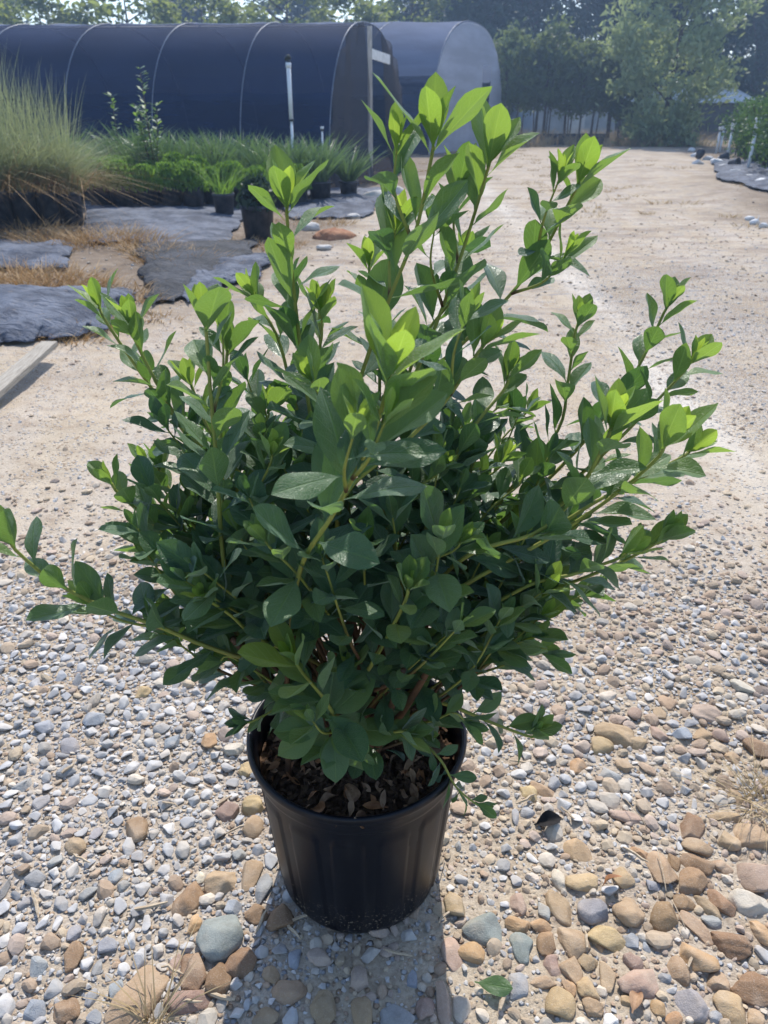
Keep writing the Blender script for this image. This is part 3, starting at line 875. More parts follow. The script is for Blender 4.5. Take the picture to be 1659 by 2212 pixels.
# every traced shoot: leaf length, leafy length, tip leaf count, tip age | points px,py,Y from low to tip
TR = """.078 .62 4 .80|760,900,.93;800,752,.92;850,622,.91;898,500,.90;930,350,.89;946,262,.88
.070 .50 4 .80|830,900,.98;880,840,.99;935,718,1.0;1000,540,1.01;1048,385,1.01;1075,288,1.0
.064 .40 3 .85|900,850,1.02;1000,742,1.03;1090,650,1.04;1168,552,1.04;1238,420,1.03;1272,352,1.02
.064 .48 4 .70|690,1000,.92;668,880,.93;650,760,.93;632,600,.93;620,470,.92;621,405,.91
.050 .30 5 .75|470,1010,.92;385,905,.95;340,830,.96;292,735,.97;268,640,.97
.050 .30 4 .90|450,1000,.96;370,895,.99;300,800,1.0;226,690,1.01;196,622,1.02
.058 .42 5 .70|500,1250,.80;480,1180,.80;468,1000,.80;455,850,.81;446,720,.82;440,668,.82
.052 .34 4 .50|505,1200,.84;476,1000,.86;488,800,.88;496,690,.89
.050 .28 4 .70|640,880,.98;602,735,1.0;560,660,1.02;536,610,1.02
.074 .40 5 1.0|650,1225,.72;720,1110,.67;800,955,.65;838,830,.64;846,775,.635
.056 .36 4 .90|740,1080,.80;870,960,.82;960,870,.83;1030,765,.84;1072,712,.84
.048 .30 4 .55|1100,1060,.98;1205,930,1.04;1226,830,1.06;1242,720,1.07;1262,655,1.07
.050 .30 4 .55|1220,1000,1.0;1340,855,1.05;1392,768,1.06;1432,680,1.07;1462,628,1.07
.050 .24 4 .75|1260,1020,.98;1400,885,1.0;1480,800,1.01;1515,748,1.01
.062 .42 5 .95|1010,1200,.80;1160,1150,.80;1250,1060,.79;1310,950,.78;1338,880,.775
.062 .42 4 .95|1010,1260,.80;1120,1200,.81;1240,1130,.81;1340,1060,.80;1420,990,.79;1472,905,.785
.052 .24 4 .80|1230,1120,.86;1380,1035,.87;1470,990,.87;1520,955,.87
.048 .26 5 .50|1080,1300,.86;1200,1270,.86;1330,1220,.86;1420,1172,.86;1450,1140,.86
.048 .18 4 .80|1130,1270,.80;1240,1240,.80;1340,1205,.80;1372,1180,.80
.056 .34 3 .60|520,1420,.80;430,1390,.79;340,1352,.78;220,1310,.77;110,1252,.76;30,1185,.755;8,1150,.755
.046 .26 3 .60|470,1240,.88;420,1200,.88;330,1130,.88;252,1062,.88;222,1015,.88
.066 .22 4 1.0|770,1620,.82;740,1575,.78;700,1510,.755;655,1455,.735;615,1395,.72
.046 .20 4 .45|850,1500,.88;960,1520,.86;1060,1560,.84;1148,1592,.83;1160,1560,.825
.030 .12 4 .30|900,1600,.86;950,1640,.82;985,1700,.80;1030,1738,.79;1050,1742,.785
.048 .22 4 .70|800,1440,.78;850,1350,.74;878,1292,.72;886,1240,.715
.040 .14 4 .70|830,1440,.80;880,1400,.77;908,1350,.76
.048 .20 4 .70|560,1380,.80;500,1330,.76;455,1300,.74;428,1280,.735
.036 .12 5 .10|650,1500,.84;580,1540,.80;540,1560,.785;515,1565,.78
.042 .18 4 .60|1000,1420,.84;1080,1400,.83;1130,1385,.825;1145,1372,.825
.042 .20 4 .85|880,1080,.86;940,1030,.86;960,985,.86
.042 .20 4 .85|1000,1080,.92;1080,1010,.94;1102,962,.95
.040 .18 4 .85|1040,1120,.90;1120,1050,.92;1142,1000,.93
.042 .18 4 .80|900,1230,.78;980,1190,.77;1016,1140,.765
.044 .22 4 .80|560,1100,.82;585,1000,.80;592,955,.795
.044 .20 4 .80|560,1000,.90;580,900,.92;582,848,.92
.046 .24 5 .80|470,960,.94;420,850,.97;400,790,.98
.040 .22 4 .70|960,960,1.02;1050,900,1.06;1110,855,1.08
.040 .20 4 .60|1060,980,1.06;1130,900,1.1;1160,860,1.1
.050 .26 4 .60|700,820,1.05;690,700,1.08;690,610,1.1
.050 .26 4 .75|820,800,1.06;800,640,1.09;795,520,1.1
.050 .26 4 .75|900,760,1.08;980,640,1.1;1010,500,1.11
.044 .22 4 .55|1150,1330,.92;1250,1290,.93;1300,1270,.93
.044 .22 4 .30|1080,1440,.9;1170,1400,.9;1200,1440,.89
.046 .22 4 .30|520,1300,.88;400,1330,.88;340,1310,.88
.046 .24 4 .40|430,1150,.96;350,1030,1.0;330,960,1.01
.044 .22 4 .30|600,1480,.82;500,1420,.80;430,1450,.79
.042 .20 4 .35|920,1560,.80;980,1540,.78;1040,1590,.77
.048 .24 4 .70|720,950,.80;690,850,.78;650,780,.775
.050 .24 4 .70|1000,960,.90;1090,840,.93;1110,760,.94
.046 .22 3 .90|1190,1110,.90;1290,1000,.92;1330,920,.93
.044 .22 4 .60|650,1250,.74;580,1180,.72;560,1150,.715
.046 .18 3 .20|780,1640,.86;790,1600,.80;860,1580,.765;900,1590,.755
.040 .15 3 .25|860,1600,.90;900,1580,.86;935,1600,.83"""
allleaf = 0
for row_i, row in enumerate(TR.split('\n')):
    rd = random.Random(300 + row_i)
    hd, body = row.split('|'); L, leafy, tn, ta = (float(q) for q in hd.split())
    L *= 1.27; trim = .038 * L / .07
    pts = [P(*(float(v) for v in q.split(','))) for q in body.split(';')]
    low = [Vector(p) for p in base_to(pts[0], rd, at=(-.11, -.06, -.012) if row_i == 9 else None)]
    dv = pts[-1] - pts[-2]; pts[-1] = pts[-1] - dv.normalized() * min(trim, dv.length * .6)
    mb, old, new = make_shoot(low + pts, L, rd, leafy, gap=L * .27, tipn=int(tn) + 2, tipage=ta, rbase=.0052 if L > .058 else .0036, wide=.45, green=.74)
    if L > .071 and row_i not in (14, 15):
        full = catmull(pts, 6)
        for q in range(2 if L > .080 else 1):
            i = int(len(full) * rd.uniform(.22, .58)); T = (full[min(i + 2, len(full) - 1)] - full[i - 1]).normalized()
            side = T.orthogonal().normalized(); side.rotate(Matrix.Rotation(rd.uniform(0, 6.28), 3, T))
            ln = rd.uniform(.07, .12); e = full[i] + (T * .8 + side * .5 + UP * .3).normalized() * ln
            m2, o2, n2 = make_shoot([full[i], full[i].lerp(e, .5) + side * .012, e], L * rd.uniform(.66, .85), rd, ln * .8, gap=L * .22, tipn=5, tipage=rd.choice([.3, .5, .7, .85]), rbase=.0026, wide=.38, green=.2)
            mb.add(m2.v, m2.f, m2.a)
            for A_, B_ in ((old, o2), (new, n2)):
                A_.V += B_.V; A_.c += B_.c; A_.p += B_.p; A_.n += B_.n
    sh = mb.build("shoot", M['stem'], shrub, True, 'wood')
    old.build("leaves", sh, origin=SHB); new.build("new_leaves", sh, origin=SHB)
    allleaf += old.n + new.n
# big rosette over the front of the pot
rd = random.Random(77); ro = Leaves()
c0 = P(735, 1575, .775)
for k, (dx, dz, dy, L) in enumerate([(-.15, -1, -.35, .082), (.05, -.62, -.8, .075), (-.8, -.45, -.35, .080), (.75, -.35, -.5, .082), (.95, .15, -.1, .085), (-.95, .12, -.2, .078), (.6, .65, .1, .088),
                                     (-.55, .5, -.1, .08), (.55, -.85, -.1, .078), (-.65, -.85, 0, .072), (.1, .8, .3, .085), (1.0, -.55, .2, .075), (-.3, -.25, -1, .06), (.35, .1, -1, .055)]):
    D = Vector((dx, dy, dz)); N = Vector((-dx * .35 + rd.gauss(0, .35), -.75 + rd.gauss(0, .15), .75 + .25 * dz + rd.gauss(0, .3)))
    sl = (k % 4) * .016
    lf = c0 + Vector((dx * .006 - sl * .5, -.010 * (k % 3) * .5 - sl * .35, dz * .006 + sl))
    ro.add(lf, D, N, L, L * rd.uniform(.46, .54), rd.uniform(.12, .3), rd.uniform(.02, .22), rd.gauss(0, .2), rd.uniform(.14, .32), rd.uniform(.4, 1), 0, rd)
ro.build("front_rosette", shrub, origin=SHB)
# inner growth of the bush
rd = random.Random(11); inner = Leaves(); twigs = MB(); cnt = 0
CEN = Vector((-.045, .945, .66)); RAD = Vector((.36, .30, .30))
for k in range(150):
    while True:
        v = Vector((rd.gauss(0, 1), rd.gauss(0, 1), rd.gauss(0, 1)))
        if v.length > .1:
            v.normalize()
            if v.z > -.62: break
    rr = rd.uniform(.62, 1.0)
    tip = CEN + Vector((v.x * RAD.x, v.y * RAD.y, v.z * RAD.z)) * rr
    zmin = .50 if tip.y < .85 else .44
    if tip.z < zmin: tip.z = zmin + rd.uniform(0, .06)
    qx, qy = proj(tip.x, tip.y, tip.z)
    if qy > 1400 or (qy > 1230 and tip.y < .80 and abs(qx - 690) < 200): continue
    start = SHB + (tip - SHB) * rd.uniform(.40, .55) + Vector((rd.gauss(0, .03), rd.gauss(0, .03), rd.gauss(0, .02)))
    mid = start.lerp(tip, .5) + Vector((0, 0, rd.uniform(-.03, .0)))
    L = rd.uniform(.054, .074)
    mb, old, new = make_shoot(base_to(start, rd, .05) + [mid, tip] if k % 3 == 0 else [start, mid, tip], L, rd, rd.uniform(.15, .26), gap=L * .27,
                              tipn=3 if rd.random() < .6 else 4, tipage=rd.choice([.05, .08, .1, .2, .35, .75]), rbase=.0030, green=.75, wide=.46, ak=.14)
    twigs.add(mb.v, mb.f, mb.a)
    inner.V += old.V + new.V; inner.c += old.c + new.c; inner.p += old.p + new.p; inner.n += old.n + new.n
tag(inner.build("inner_foliage", shrub, origin=SHB), kind='stuff')
tag(twigs.build("twigs", M['stem'], shrub, True, 'wood'), kind='stuff')
yl = Leaves(); yl.add(P(462, 1212, .80), (.1, -.1, -.6), (0, -1, .3), .030, .018, .2, .1, 0, .3, .5, 1.0, rd); yl.build('yellow_leaf', shrub, origin=SHB)
# main woody stems
for k in range(8):
    rd2 = random.Random(50 + k); a = k * .785 + rd2.uniform(-.3, .3)
    b0 = Vector((.04 * math.cos(a), .04 * math.sin(a), -.02)); r = rd2.uniform(.006, .011)
    pts = [b0, b0 + Vector((.03 * math.cos(a), .03 * math.sin(a), .08)), b0 + Vector((.09 * math.cos(a + .2), .08 * math.sin(a + .2), .2)), b0 + Vector((.16 * math.cos(a + .1), .14 * math.sin(a + .1), .33))]
    pts = catmull(pts, 6); n = len(pts); m = MB()
    m.tube(pts, [r * (1 - .6 * i / n) for i in range(n)], 9, [1.0] * n); m.build("woody_stem", M['stem'], shrub, True, 'wood')
print("leaves", allleaf, inner.n, ro.n)
# ------------------------------------------------------------------ small things on the ground near the pot
def curled_leaf(name, px, py, L, rz, D, N, wd, mat, label, fold=.3, curl=.3, tw=0.0, z=.006, age=.1, par=None, cat="leaf"):
    g = G(px, py); lv = Leaves(); rd = random.Random(hash(name) % 99 if False else len(label))
    lv.add((0, 0, 0), D, N, L, L * wd, fold, curl, tw, age, .5, 0, rd)
    o = lv.build(name, None, mat)
    o.location = (g.x, g.y, gz(g.x, g.y) + z); o.rotation_euler = (0, 0, rz)
    tag(o, label, cat); return o
curled_leaf("fallen_leaf", 1024, 2133, .062, 0, (.95, -.22, .06), (0, -.15, 1), .50, M['leaf'], "fresh green fallen leaf lying on the stones in front of the pot", .12, -.06, 0, .016, .22)
curled_leaf("dry_leaf", 1300, 1925, .040, 0, (.45, .35, .85), (-.8, .2, .5), .42, M['dryorange'], "upright curled orange dry leaf stuck between the tan cobbles", .8, .5, .5, .012)
curled_leaf("blackened_leaf", 1152, 1793, .062, 0, (.95, .25, .12), (0, -.35, 1), .50, M['black'], "black curled dead leaf on the sand right of the pot", .8, .12, .25, .014)
curled_leaf("yellow_dead_leaf", 1362, 2200, .05, 0, (.5, .9, .15), (0, -.3, 1), .42, M['dry'], "pale brown curled leaf among the cobbles at the lower edge", .6, .3, .6, .012)
# wood splinters and straws
rd = random.Random(31)
CH = [(650, 1990, .07, 20), (628, 2010, .06, -50), (565, 2000, .04, 70), (320, 1965, .07, 12), (370, 1745, .035, -8), (485, 1735, .035, 40), (150, 1670, .03, 50), (375, 2102, .04, -15),
      (480, 2160, .045, -20), (405, 2170, .05, 5), (180, 1865, .05, -30), (80, 1960, .06, -55), (1225, 1765, .04, -60), (1135, 1735, .05, 30), (960, 1985, .035, 40), (1490, 2080, .035, 55),
      (1090, 2160, .05, 60), (860, 2065, .05, -15), (1130, 1650, .06, 5), (1265, 2035, .03, 80), (520, 1795, .06, 25), (690, 1700, .03, 10), (1370, 1855, .05, -40), (590, 1730, .05, 50)]
SIZES = ["short", "long", "thin", "pale", "grey", "curved", "split", "broken"]
for k, (px, py, L, a) in enumerate(CH):
    g = G(px, py); m = MB(); R = Matrix.Rotation(math.radians(a), 3, 'Z') @ Matrix.Rotation(rd.gauss(0, .10), 3, 'Y')
    pts = [R @ Vector(((t - .5) * L, rd.gauss(0, .0012), 0)) for t in (0, .25, .5, .75, 1)]
    wv = rd.uniform(.0022, .0048)
    m.tube(pts, [wv * .6, wv, wv * .95, wv * .9, wv * .4], 5)
    o = m.build("wood_splinter", M['chip'], None, False); o.location = (g.x, g.y, gz(g.x, g.y) + .011)
    v, h = zone(px, py)
    dr = 'lying crosswise' if abs(a) < 25 else 'slanting away to the right' if a > 0 else 'slanting away to the left'
    sz = 'long' if L > .05 else 'short'
    tag(o, f"{sz} weathered wood splinter {dr} {v}, {h}", "wood chip", "wood splinters in the gravel")
def blade_mesh(n, rr, spread, hlo, hhi, wd, lean=.5, droop=.4, segs=5, rng=None, aspect=1.0):
    """tapering grass blades as curved ribbons; returns V,F,rnd"""
    rng = rng or np.random.default_rng(1)
    a = rng.uniform(0, 6.283, n); R = spread * np.sqrt(rng.uniform(0, 1, n))
    bx, by = R * np.cos(a), R * np.sin(a) * aspect
    h = rng.uniform(hlo, hhi, n); la = np.where(rng.uniform(0, 1, n) < .7, a, rng.uniform(0, 6.283, n)) + rng.normal(0, .4, n)
    ln = np.abs(rng.normal(lean, lean * .5, n)); dr = np.abs(rng.normal(droop, droop * .5, n))
    ww = wd * rng.uniform(.6, 1.3, n); fa = rng.uniform(0, 3.14, n)
    V = np.zeros((n, segs + 1, 2, 3))
    for s in range(segs + 1):
        t = s / segs
        o = h * (ln * t + dr * t ** 2.2); z = h * (t - .45 * dr * t ** 2.5)
        cx, cy = bx + o * np.cos(la), by + o * np.sin(la)
        hw = ww * .5 * (1 - t) ** .7 + .0002
        V[:, s, 0] = np.stack([cx - np.cos(fa) * hw, cy - np.sin(fa) * hw, z], -1)
        V[:, s, 1] = np.stack([cx + np.cos(fa) * hw, cy + np.sin(fa) * hw, z], -1)
    b = (np.arange(n) * (segs + 1) * 2)[:, None, None]; s = (np.arange(segs) * 2)[None, :, None]
    F = (b + s + np.array([0, 1, 3, 2])[None, None]).reshape(-1, 4)
    rn = np.repeat(rng.uniform(0, 1, n), (segs + 1) * 2)
    return V.reshape(-1, 3), F, rn
def blades(name, mat, parent=None, **kw):
    V, F, r = blade_mesh(**kw)
    return link(name, np_mesh(name, V, F, False, {'rnd': ('FLOAT', r)}), mat, parent)
def merge(parts):
    Vs, Fs, Rs, o = [], [], [], 0
    for V, F, r in parts:
        Vs.append(V); Fs.append(F + o); Rs.append(r); o += len(V)
    return np.concatenate(Vs), np.concatenate(Fs), np.concatenate(Rs)
g = G(335, 2215); o = blades("dry_grass_tuft", M['straw'], None, n=60, rr=0, spread=.02, hlo=.03, hhi=.08, wd=.0025, lean=.9, droop=.4, rng=np.random.default_rng(2))
o.location = (g.x, g.y, gz(g.x, g.y)); tag(o, "small dry grass tuft at the bottom edge before the brown stones", "grass tuft")
g = G(1655, 1735); o = blades("dry_grass_tuft", M['straw'], None, n=150, rr=0, spread=.05, hlo=.03, hhi=.10, wd=.002, lean=1.0, droop=.5, rng=np.random.default_rng(3))
o.location = (g.x, g.y, gz(g.x, g.y)); tag(o, "flattened straw tuft at the right edge above the big cobbles", "grass tuft")
# thin straws lying on the cobbles
for k, (pp, lab) in enumerate([([(1420, 1835), (1432, 1890), (1440, 1925)], "long bent straw lying across the tan cobble at right"), ([(1452, 1945), (1470, 1985), (1482, 2005)], "thin straw slanting between cobbles below the bent straw"),
                               ([(1350, 1725), (1385, 1770), (1398, 1790)], "thin dry stem on the sand above the right cobbles"), ([(820 + 130, 1870), (955, 1850), (962, 1828)], "short dry stem leaning beside the pot base")]):
    pts = [G(x, y, .024) + Vector((0, 0, .004 * math.sin(i * 2))) for i, (x, y) in enumerate(pp)]
    m = MB(); pts = catmull(pts, 5); o0 = pts[0].copy(); m.tube([p - o0 for p in pts], .0009, 5); o = m.build("straw", M['chip']); o.location = o0; tag(o, lab, "straw")

# ------------------------------------------------------------------ left bank: ground cloth, dry grass, plank
def drape(name, corners, nu, nv, mat, label, amp=.05, seed=1, lift=.03, freq=3.0, hump=0.0, foldn=0):
    A, B, C_, D_ = [G(*c) for c in corners]      # near-left, near-right, far-right, far-left as px
    u, v = np.meshgrid(np.linspace(0, 1, nu), np.linspace(0, 1, nv))
    X = (A.x * (1 - u) + B.x * u) * (1 - v) + (D_.x * (1 - u) + C_.x * u) * v
    Y = (A.y * (1 - u) + B.y * u) * (1 - v) + (D_.y * (1 - u) + C_.y * u) * v
    e = np.minimum(np.minimum(u, 1 - u), np.minimum(v, 1 - v))
    X = X + (fbm(u * 9, v * 9, seed + 5, 3) - .5) * .16 * (1 - sstep(0, .3, e)); Y = Y + (fbm(u * 9, v * 9, seed + 9, 3) - .5) * .22 * (1 - sstep(0, .3, e))
    r = 1 - np.abs(2 * fbm(X * freq, Y * freq, seed, 3) - 1)
    r2 = 1 - np.abs(2 * fbm(X * freq * 2.7 + 4, Y * freq * 2.2, seed + 3, 3) - 1)
    Z = ground_z(X, Y) + lift + amp * (r ** 2.5 * .5 + r2 ** 2 * .5 + .25 * np.sin(X * 21 + 9 * fbm(X, Y * 2, seed, 2)) - .3) + hump * np.sin(np.pi * np.clip(v, 0, 1)) * np.sin(np.pi * np.clip(u, 0, 1)) ** .5
    if foldn: Z = Z + amp * .55 * np.sin((u * .8 + v * .25 + .05 * fbm(u * 4, v * 4, seed, 2)) * foldn * 6.28)
    # hem tucked into the ground
    tuck = sstep(0, .07, np.minimum(np.minimum(u, 1 - u), np.minimum(v, 1 - v)))
    Z = ground_z(X, Y) - .01 + (Z - ground_z(X, Y) + .01) * (.78 + .22 * tuck)
    c = np.array([X.mean(), Y.mean(), 0])
    V = np.stack([X, Y, Z], -1).reshape(-1, 3) - c
    idx = np.arange(nu * nv).reshape(nv, nu)
    F = np.stack([idx[:-1, :-1], idx[:-1, 1:], idx[1:, 1:], idx[1:, :-1]], -1).reshape(-1, 4)
    o = link(name, np_mesh(name, V, F, True), mat); o.location = c
    sm = o.modifiers.new("thickness", 'SOLIDIFY'); sm.thickness = .002
    tag(o, label, "ground cloth"); return o
drape("ground_cloth", [(190, 548), (470, 545), (560, 448), (185, 448)], 80, 60, M['mat'], "large pale blue grey ground cloth sheet before the row of potted plants", .014, 11, .03, 2.2)
drape("ground_cloth", [(330, 668), (500, 610), (560, 520), (285, 548)], 70, 50, M['matd'], "rumpled folded dark ground cloth heap at the road edge, below the pale sheet", .014, 23, .03, 2.6, .05, 0)
drape("ground_cloth", [(-60, 615), (150, 605), (160, 548), (-60, 540)], 50, 30, M['mat'], "strip of grey ground cloth under the dry grass pots at the left edge", .018, 37, .04, 2.6, .03)
drape("ground_cloth", [(-80, 800), (225, 735), (300, 640), (-80, 655)], 70, 50, M['mat'], "humped grey ground cloth flap above the wooden board", .025, 41, .03, 2.4, .12)
drape("ground_cloth", [(400, 655), (560, 605), (590, 555), (420, 572)], 50, 40, M['mat'], "crumpled grey ground cloth end beside the track behind the shrub", .03, 53, .03, 4.0, .04)
drape("ground_cloth", [(620, 478), (790, 470), (860, 408), (600, 415)], 50, 40, M['mat'], "torn grey sheeting lying before the near tunnel's open end", .03, 67, .03, 2.0, .04)
drape("ground_cloth", [(1545, 400), (1760, 455), (1760, 368), (1535, 352)], 50, 40, M['mat'], "shiny grey sheeting along the right edge under the potted shrubs", .05, 71, .04, 1.8, .04)
# dry grass (uncountable)
parts = []; rng2 = np.random.default_rng(44)
for (px, py, n, sp, hl, hh) in [(60, 535, 260, .55, .08, .26), (180, 545, 420, .6, .07, .22), (270, 540, 420, .5, .06, .2), (330, 560, 260, .3, .05, .16), (40, 632, 420, .42, .05, .18), (130, 628, 420, .42, .05, .16),
                                (230, 640, 200, .3, .04, .12), (380, 575, 320, .4, .05, .16), (440, 590, 200, .3, .04, .12), (175, 718, 260, .22, .03, .11), (215, 700, 200, .2, .03, .1), (150, 748, 160, .2, .02, .08), (300, 655, 160, .2, .03, .1),
                                (560, 532, 260, .5, .03, .10), (660, 485, 220, .6, .03, .12), (730, 440, 220, .8, .04, .12), (330, 690, 100, .2, .02, .07), (800, 396, 160, .4, .06, .2), (120, 690, 200, .3, .03, .1)]:
    g = G(px, py); V, F, r = blade_mesh(n=n, rr=0, spread=sp, hlo=hl, hhi=hh, wd=.008, lean=.9, droop=.5, segs=4, rng=rng2, aspect=.7)
    V[:, 0] += g.x; V[:, 1] += g.y; V[:, 2] += np.repeat(ground_z(V.reshape(-1, 10, 3)[:, 0, 0], V.reshape(-1, 10, 3)[:, 0, 1]), 10)
    parts.append((V, F, r))
V, F, r = merge(parts)
tag(link("dry_grass", np_mesh("dry_grass", V, F, False, {'rnd': ('FLOAT', r)}), M['hay']), "orange brown dead grass growing between the ground cloths on the left bank", "dry grass", kind='stuff')
# far sparse weeds along the track
parts = []
for k in range(130):
    x = rng2.choice([rng2.uniform(2.2, 4.5), rng2.uniform(-1.0, .9), rng2.uniform(-1, 7)], p=[.45, .15, .4]); y = rng2.uniform(9, 33)
    V, F, r = blade_mesh(n=30, rr=0, spread=rng2.uniform(.1, .4), hlo=.02, hhi=.09, wd=.012, lean=1.0, droop=.5, segs=4, rng=rng2, aspect=.5)
    V[:, 0] += x; V[:, 1] += y; V[:, 2] += gz(x, y); parts.append((V, F, r))
for k in range(60):
    x = rng2.uniform(4, 12); y = rng2.uniform(30, 35)
    V, F, r = blade_mesh(n=60, rr=0, spread=.5, hlo=.15, hhi=.75, wd=.02, lean=.6, droop=.5, segs=4, rng=rng2); V[:, 0] += x; V[:, 1] += y; parts.append((V, F, r))
V, F, r = merge(parts)
tag(link("dry_weeds", np_mesh("dry_weeds", V, F, False, {'rnd': ('FLOAT', r)}), M['straw']), "sparse dry weeds along the edges of the track", "dry weeds", kind='stuff')
# plank
a_, b_ = G(-30, 862, .09), G(108, 742, .13)
m = MB(); d = (b_ - a_); L = d.length; m.box((0, 0, 0), (L, .085, .030))
o = m.build("wooden_board", M['plank'], None, False); o.location = (a_ + b_) / 2; o.rotation_euler = (0, -math.asin(d.z / L), math.atan2(d.y, d.x))
bv = o.modifiers.new("bevel", 'BEVEL'); bv.width = .004; bv.segments = 2
tag(o, "grey weathered wooden board lying at the left edge under the cloth flap", "board")
# clay heap
V, F = ICO[3]; V = V.copy(); V = V * (1 + .7 * (fbm(V[:, 0] * 3 + 5, V[:, 1] * 3 + V[:, 2] * 2, 3, 4) - .5)[:, None]) * (.24, .24, .10)
o = link("clay_heap", np_mesh("clay_heap", V, F, True), M['clay']); g = G(722, 512); o.location = (g.x, g.y, gz(g.x, g.y) - .01); tag(o, "low heap of red clay at the left edge of the track", "clay heap")
for k, (px, py, s, lab) in enumerate([(668, 497, .13, "white rock on the bank just left of the red clay"), (762, 470, .10, "small pale rock above the red clay heap"), (812, 432, .22, "pale slab of rubble before the tunnel post"), (850, 420, .2, "pale rubble block right of the tunnel post"), (700, 540, .08, "small pale rock at the track edge below the clay")]):
    V, F = cobble_shape(3, np.random.default_rng(600 + k)); V = V * (s, s * .7, s * .45)
    o = link("pale_rock", np_mesh("pale_rock", V, F, True, {'col': ('FLOAT_COLOR', np.tile((.52, .50, .47, 1), (len(V), 1)))}), M['stone']); g = G(px, py); o.location = (g.x, g.y, gz(g.x, g.y) + s * .2); tag(o, lab, "rock")
for k, (px, py, s) in enumerate([(1492, 335, .22), (1500, 345, .2), (1528, 352, .22), (1545, 362, .26), (1560, 372, .2), (1585, 388, .2), (1612, 398, .2), (1640, 408, .2), (1562, 352, .24), (1506, 362, .22), (1630, 485, .12), (1648, 492, .10), (1618, 478, .10)]):
    V, F = chip_shape(np.random.default_rng(700 + k), 24, True); s *= .62; V = V * (s * 1.3, s * .8, s * .7)
    o = link("white_rock", np_mesh("white_rock", V, F, False, {'col': ('FLOAT_COLOR', np.tile((.66, .67, .68, 1), (len(V), 1)))}), M['stone']); g = G(px, py); o.location = (g.x, g.y, gz(g.x, g.y) + s * .25)
    tag(o, "white crumpled lump of rubble along the right edge of the track", "rubble", "white rubble along the right edge of the track")
# pots helper
def far_pot(parent, R=.14, H=.28, name="pot", n=20):
    b = MB(); b.lathe([(.001, 0), (R * .80, 0), (R * .93, H * .88), (R, H * .885), (R * 1.01, H), (R * .94, H), (R * .92, H * .93), (.001, H * .93)], n)
    return b.build(name, M['pot_far'], parent)
for k, (px, py, s, tilt, lab) in enumerate([(1573, 372, .11, 1.4, "black empty pot tipped over by the white rubble"), (1553, 358, .10, 1.3, "black tipped pot behind the nearer tipped pot"), (1507, 352, .11, 1.2, "black overturned pot at the far end of the rubble")]):
    t = empty("tipped_pot", (0, 0, 0)); far_pot(t, s, s * 1.8, "pot_body"); g = G(px, py); t.location = (g.x, g.y, gz(g.x, g.y) + s * .8); t.rotation_euler = (tilt, 0, .6 + k); tag(t, lab, "pot")
# potted ornamental grasses at far left
gp = empty("potted_grass", (0, 0, 0)); far_pot(gp, .135, .36)
V1 = blade_mesh(n=420, rr=0, spread=.13, hlo=.3, hhi=.8, wd=.012, lean=.42, droop=.7, segs=6, rng=np.random.default_rng(8)); V1[0][:, 2] += .33
V3 = blade_mesh(n=70, rr=0, spread=.13, hlo=.8, hhi=1.25, wd=.010, lean=.12, droop=.10, segs=6, rng=np.random.default_rng(10)); V3[0][:, 2] += .33
V, F, r = merge([V1, V3]); link("grass_blades", np_mesh("grass_blades", V, F, False, {'rnd': ('FLOAT', r)}), M['f_grass'], gp)
V2 = blade_mesh(n=170, rr=0, spread=.18, hlo=.2, hhi=.55, wd=.010, lean=.5, droop=1.6, segs=6, rng=np.random.default_rng(9)); V2[0][:, 2] += .34
link("dead_blades", np_mesh("dead_blades", V2[0], V2[1], False, {'rnd': ('FLOAT', V2[2])}), M['hay'], gp)
spots = [(165, 505, 1.0, "rightmost potted ornamental grass, beside the pale ground cloth"), (118, 508, 1.05, "potted ornamental grass second from the cloth sheet"), (66, 512, 1.1, "potted ornamental grass third from the cloth sheet"), (12, 516, 1.15, "potted ornamental grass at the left picture edge, tallest plumes"),
         (-45, 520, 1.15, "potted ornamental grass half outside at left"), (140, 488, 1.0, "potted ornamental grass in the second row, near the low green plants"), (85, 490, 1.1, "potted ornamental grass in the second row, middle"), (28, 492, 1.25, "potted ornamental grass in the second row at the edge")]
for k, (px, py, s, lab) in enumerate(spots):
    o = gp if k == 0 else copy_tree(gp); g = G(px, py); o.location = (g.x, g.y, gz(g.x, g.y)); o.scale = (s * .95, s * .95, s); o.rotation_euler = (0, 0, k * 1.7)
    tag(o, lab, "potted grass", "potted ornamental grasses at the left")
# low potted plants in rows
def leafcloud(n, rng, R, H, size, shape='dome', z0=0.0, elong=2.2, up=.3):
    """many small pointed leaf faces through a volume"""
    a = rng.uniform(0, 6.283, n); q = rng.uniform(0, 1, n) ** .45; zt = rng.uniform(0, 1, n)
    if shape == 'dome': rr = R * np.sqrt(np.clip(1 - (zt * .95) ** 2, .05, 1)) * q
    else: rr = R * (1 - zt) ** .75 * q
    c = np.stack([rr * np.cos(a), rr * np.sin(a), z0 + H * zt], -1)
    return leaf_cards(c, rng, size, elong, up)
def leaf_cards(c, rng, size, elong=2.0, up=.3, out=None):
    n = len(c)
    d = rng.normal(size=(n, 3)); d[:, 2] += up * 2
    if out is not None: d = d * .8 + out
    d /= np.linalg.norm(d, axis=1)[:, None]
    s = rng.normal(size=(n, 3)); s -= d * (s * d).sum(1)[:, None]; s /= np.linalg.norm(s, axis=1)[:, None]
    L = size * rng.uniform(.6, 1.4, n)[:, None]; W = L / elong
    V = np.stack([c - d * L * .5, c + s * W * .5, c + d * L * .5, c - s * W * .5], 1).reshape(-1, 3)
    F = np.arange(n * 4).reshape(-1, 4)
    return V, F, np.repeat(rng.uniform(0, 1, n), 4)
protos = []
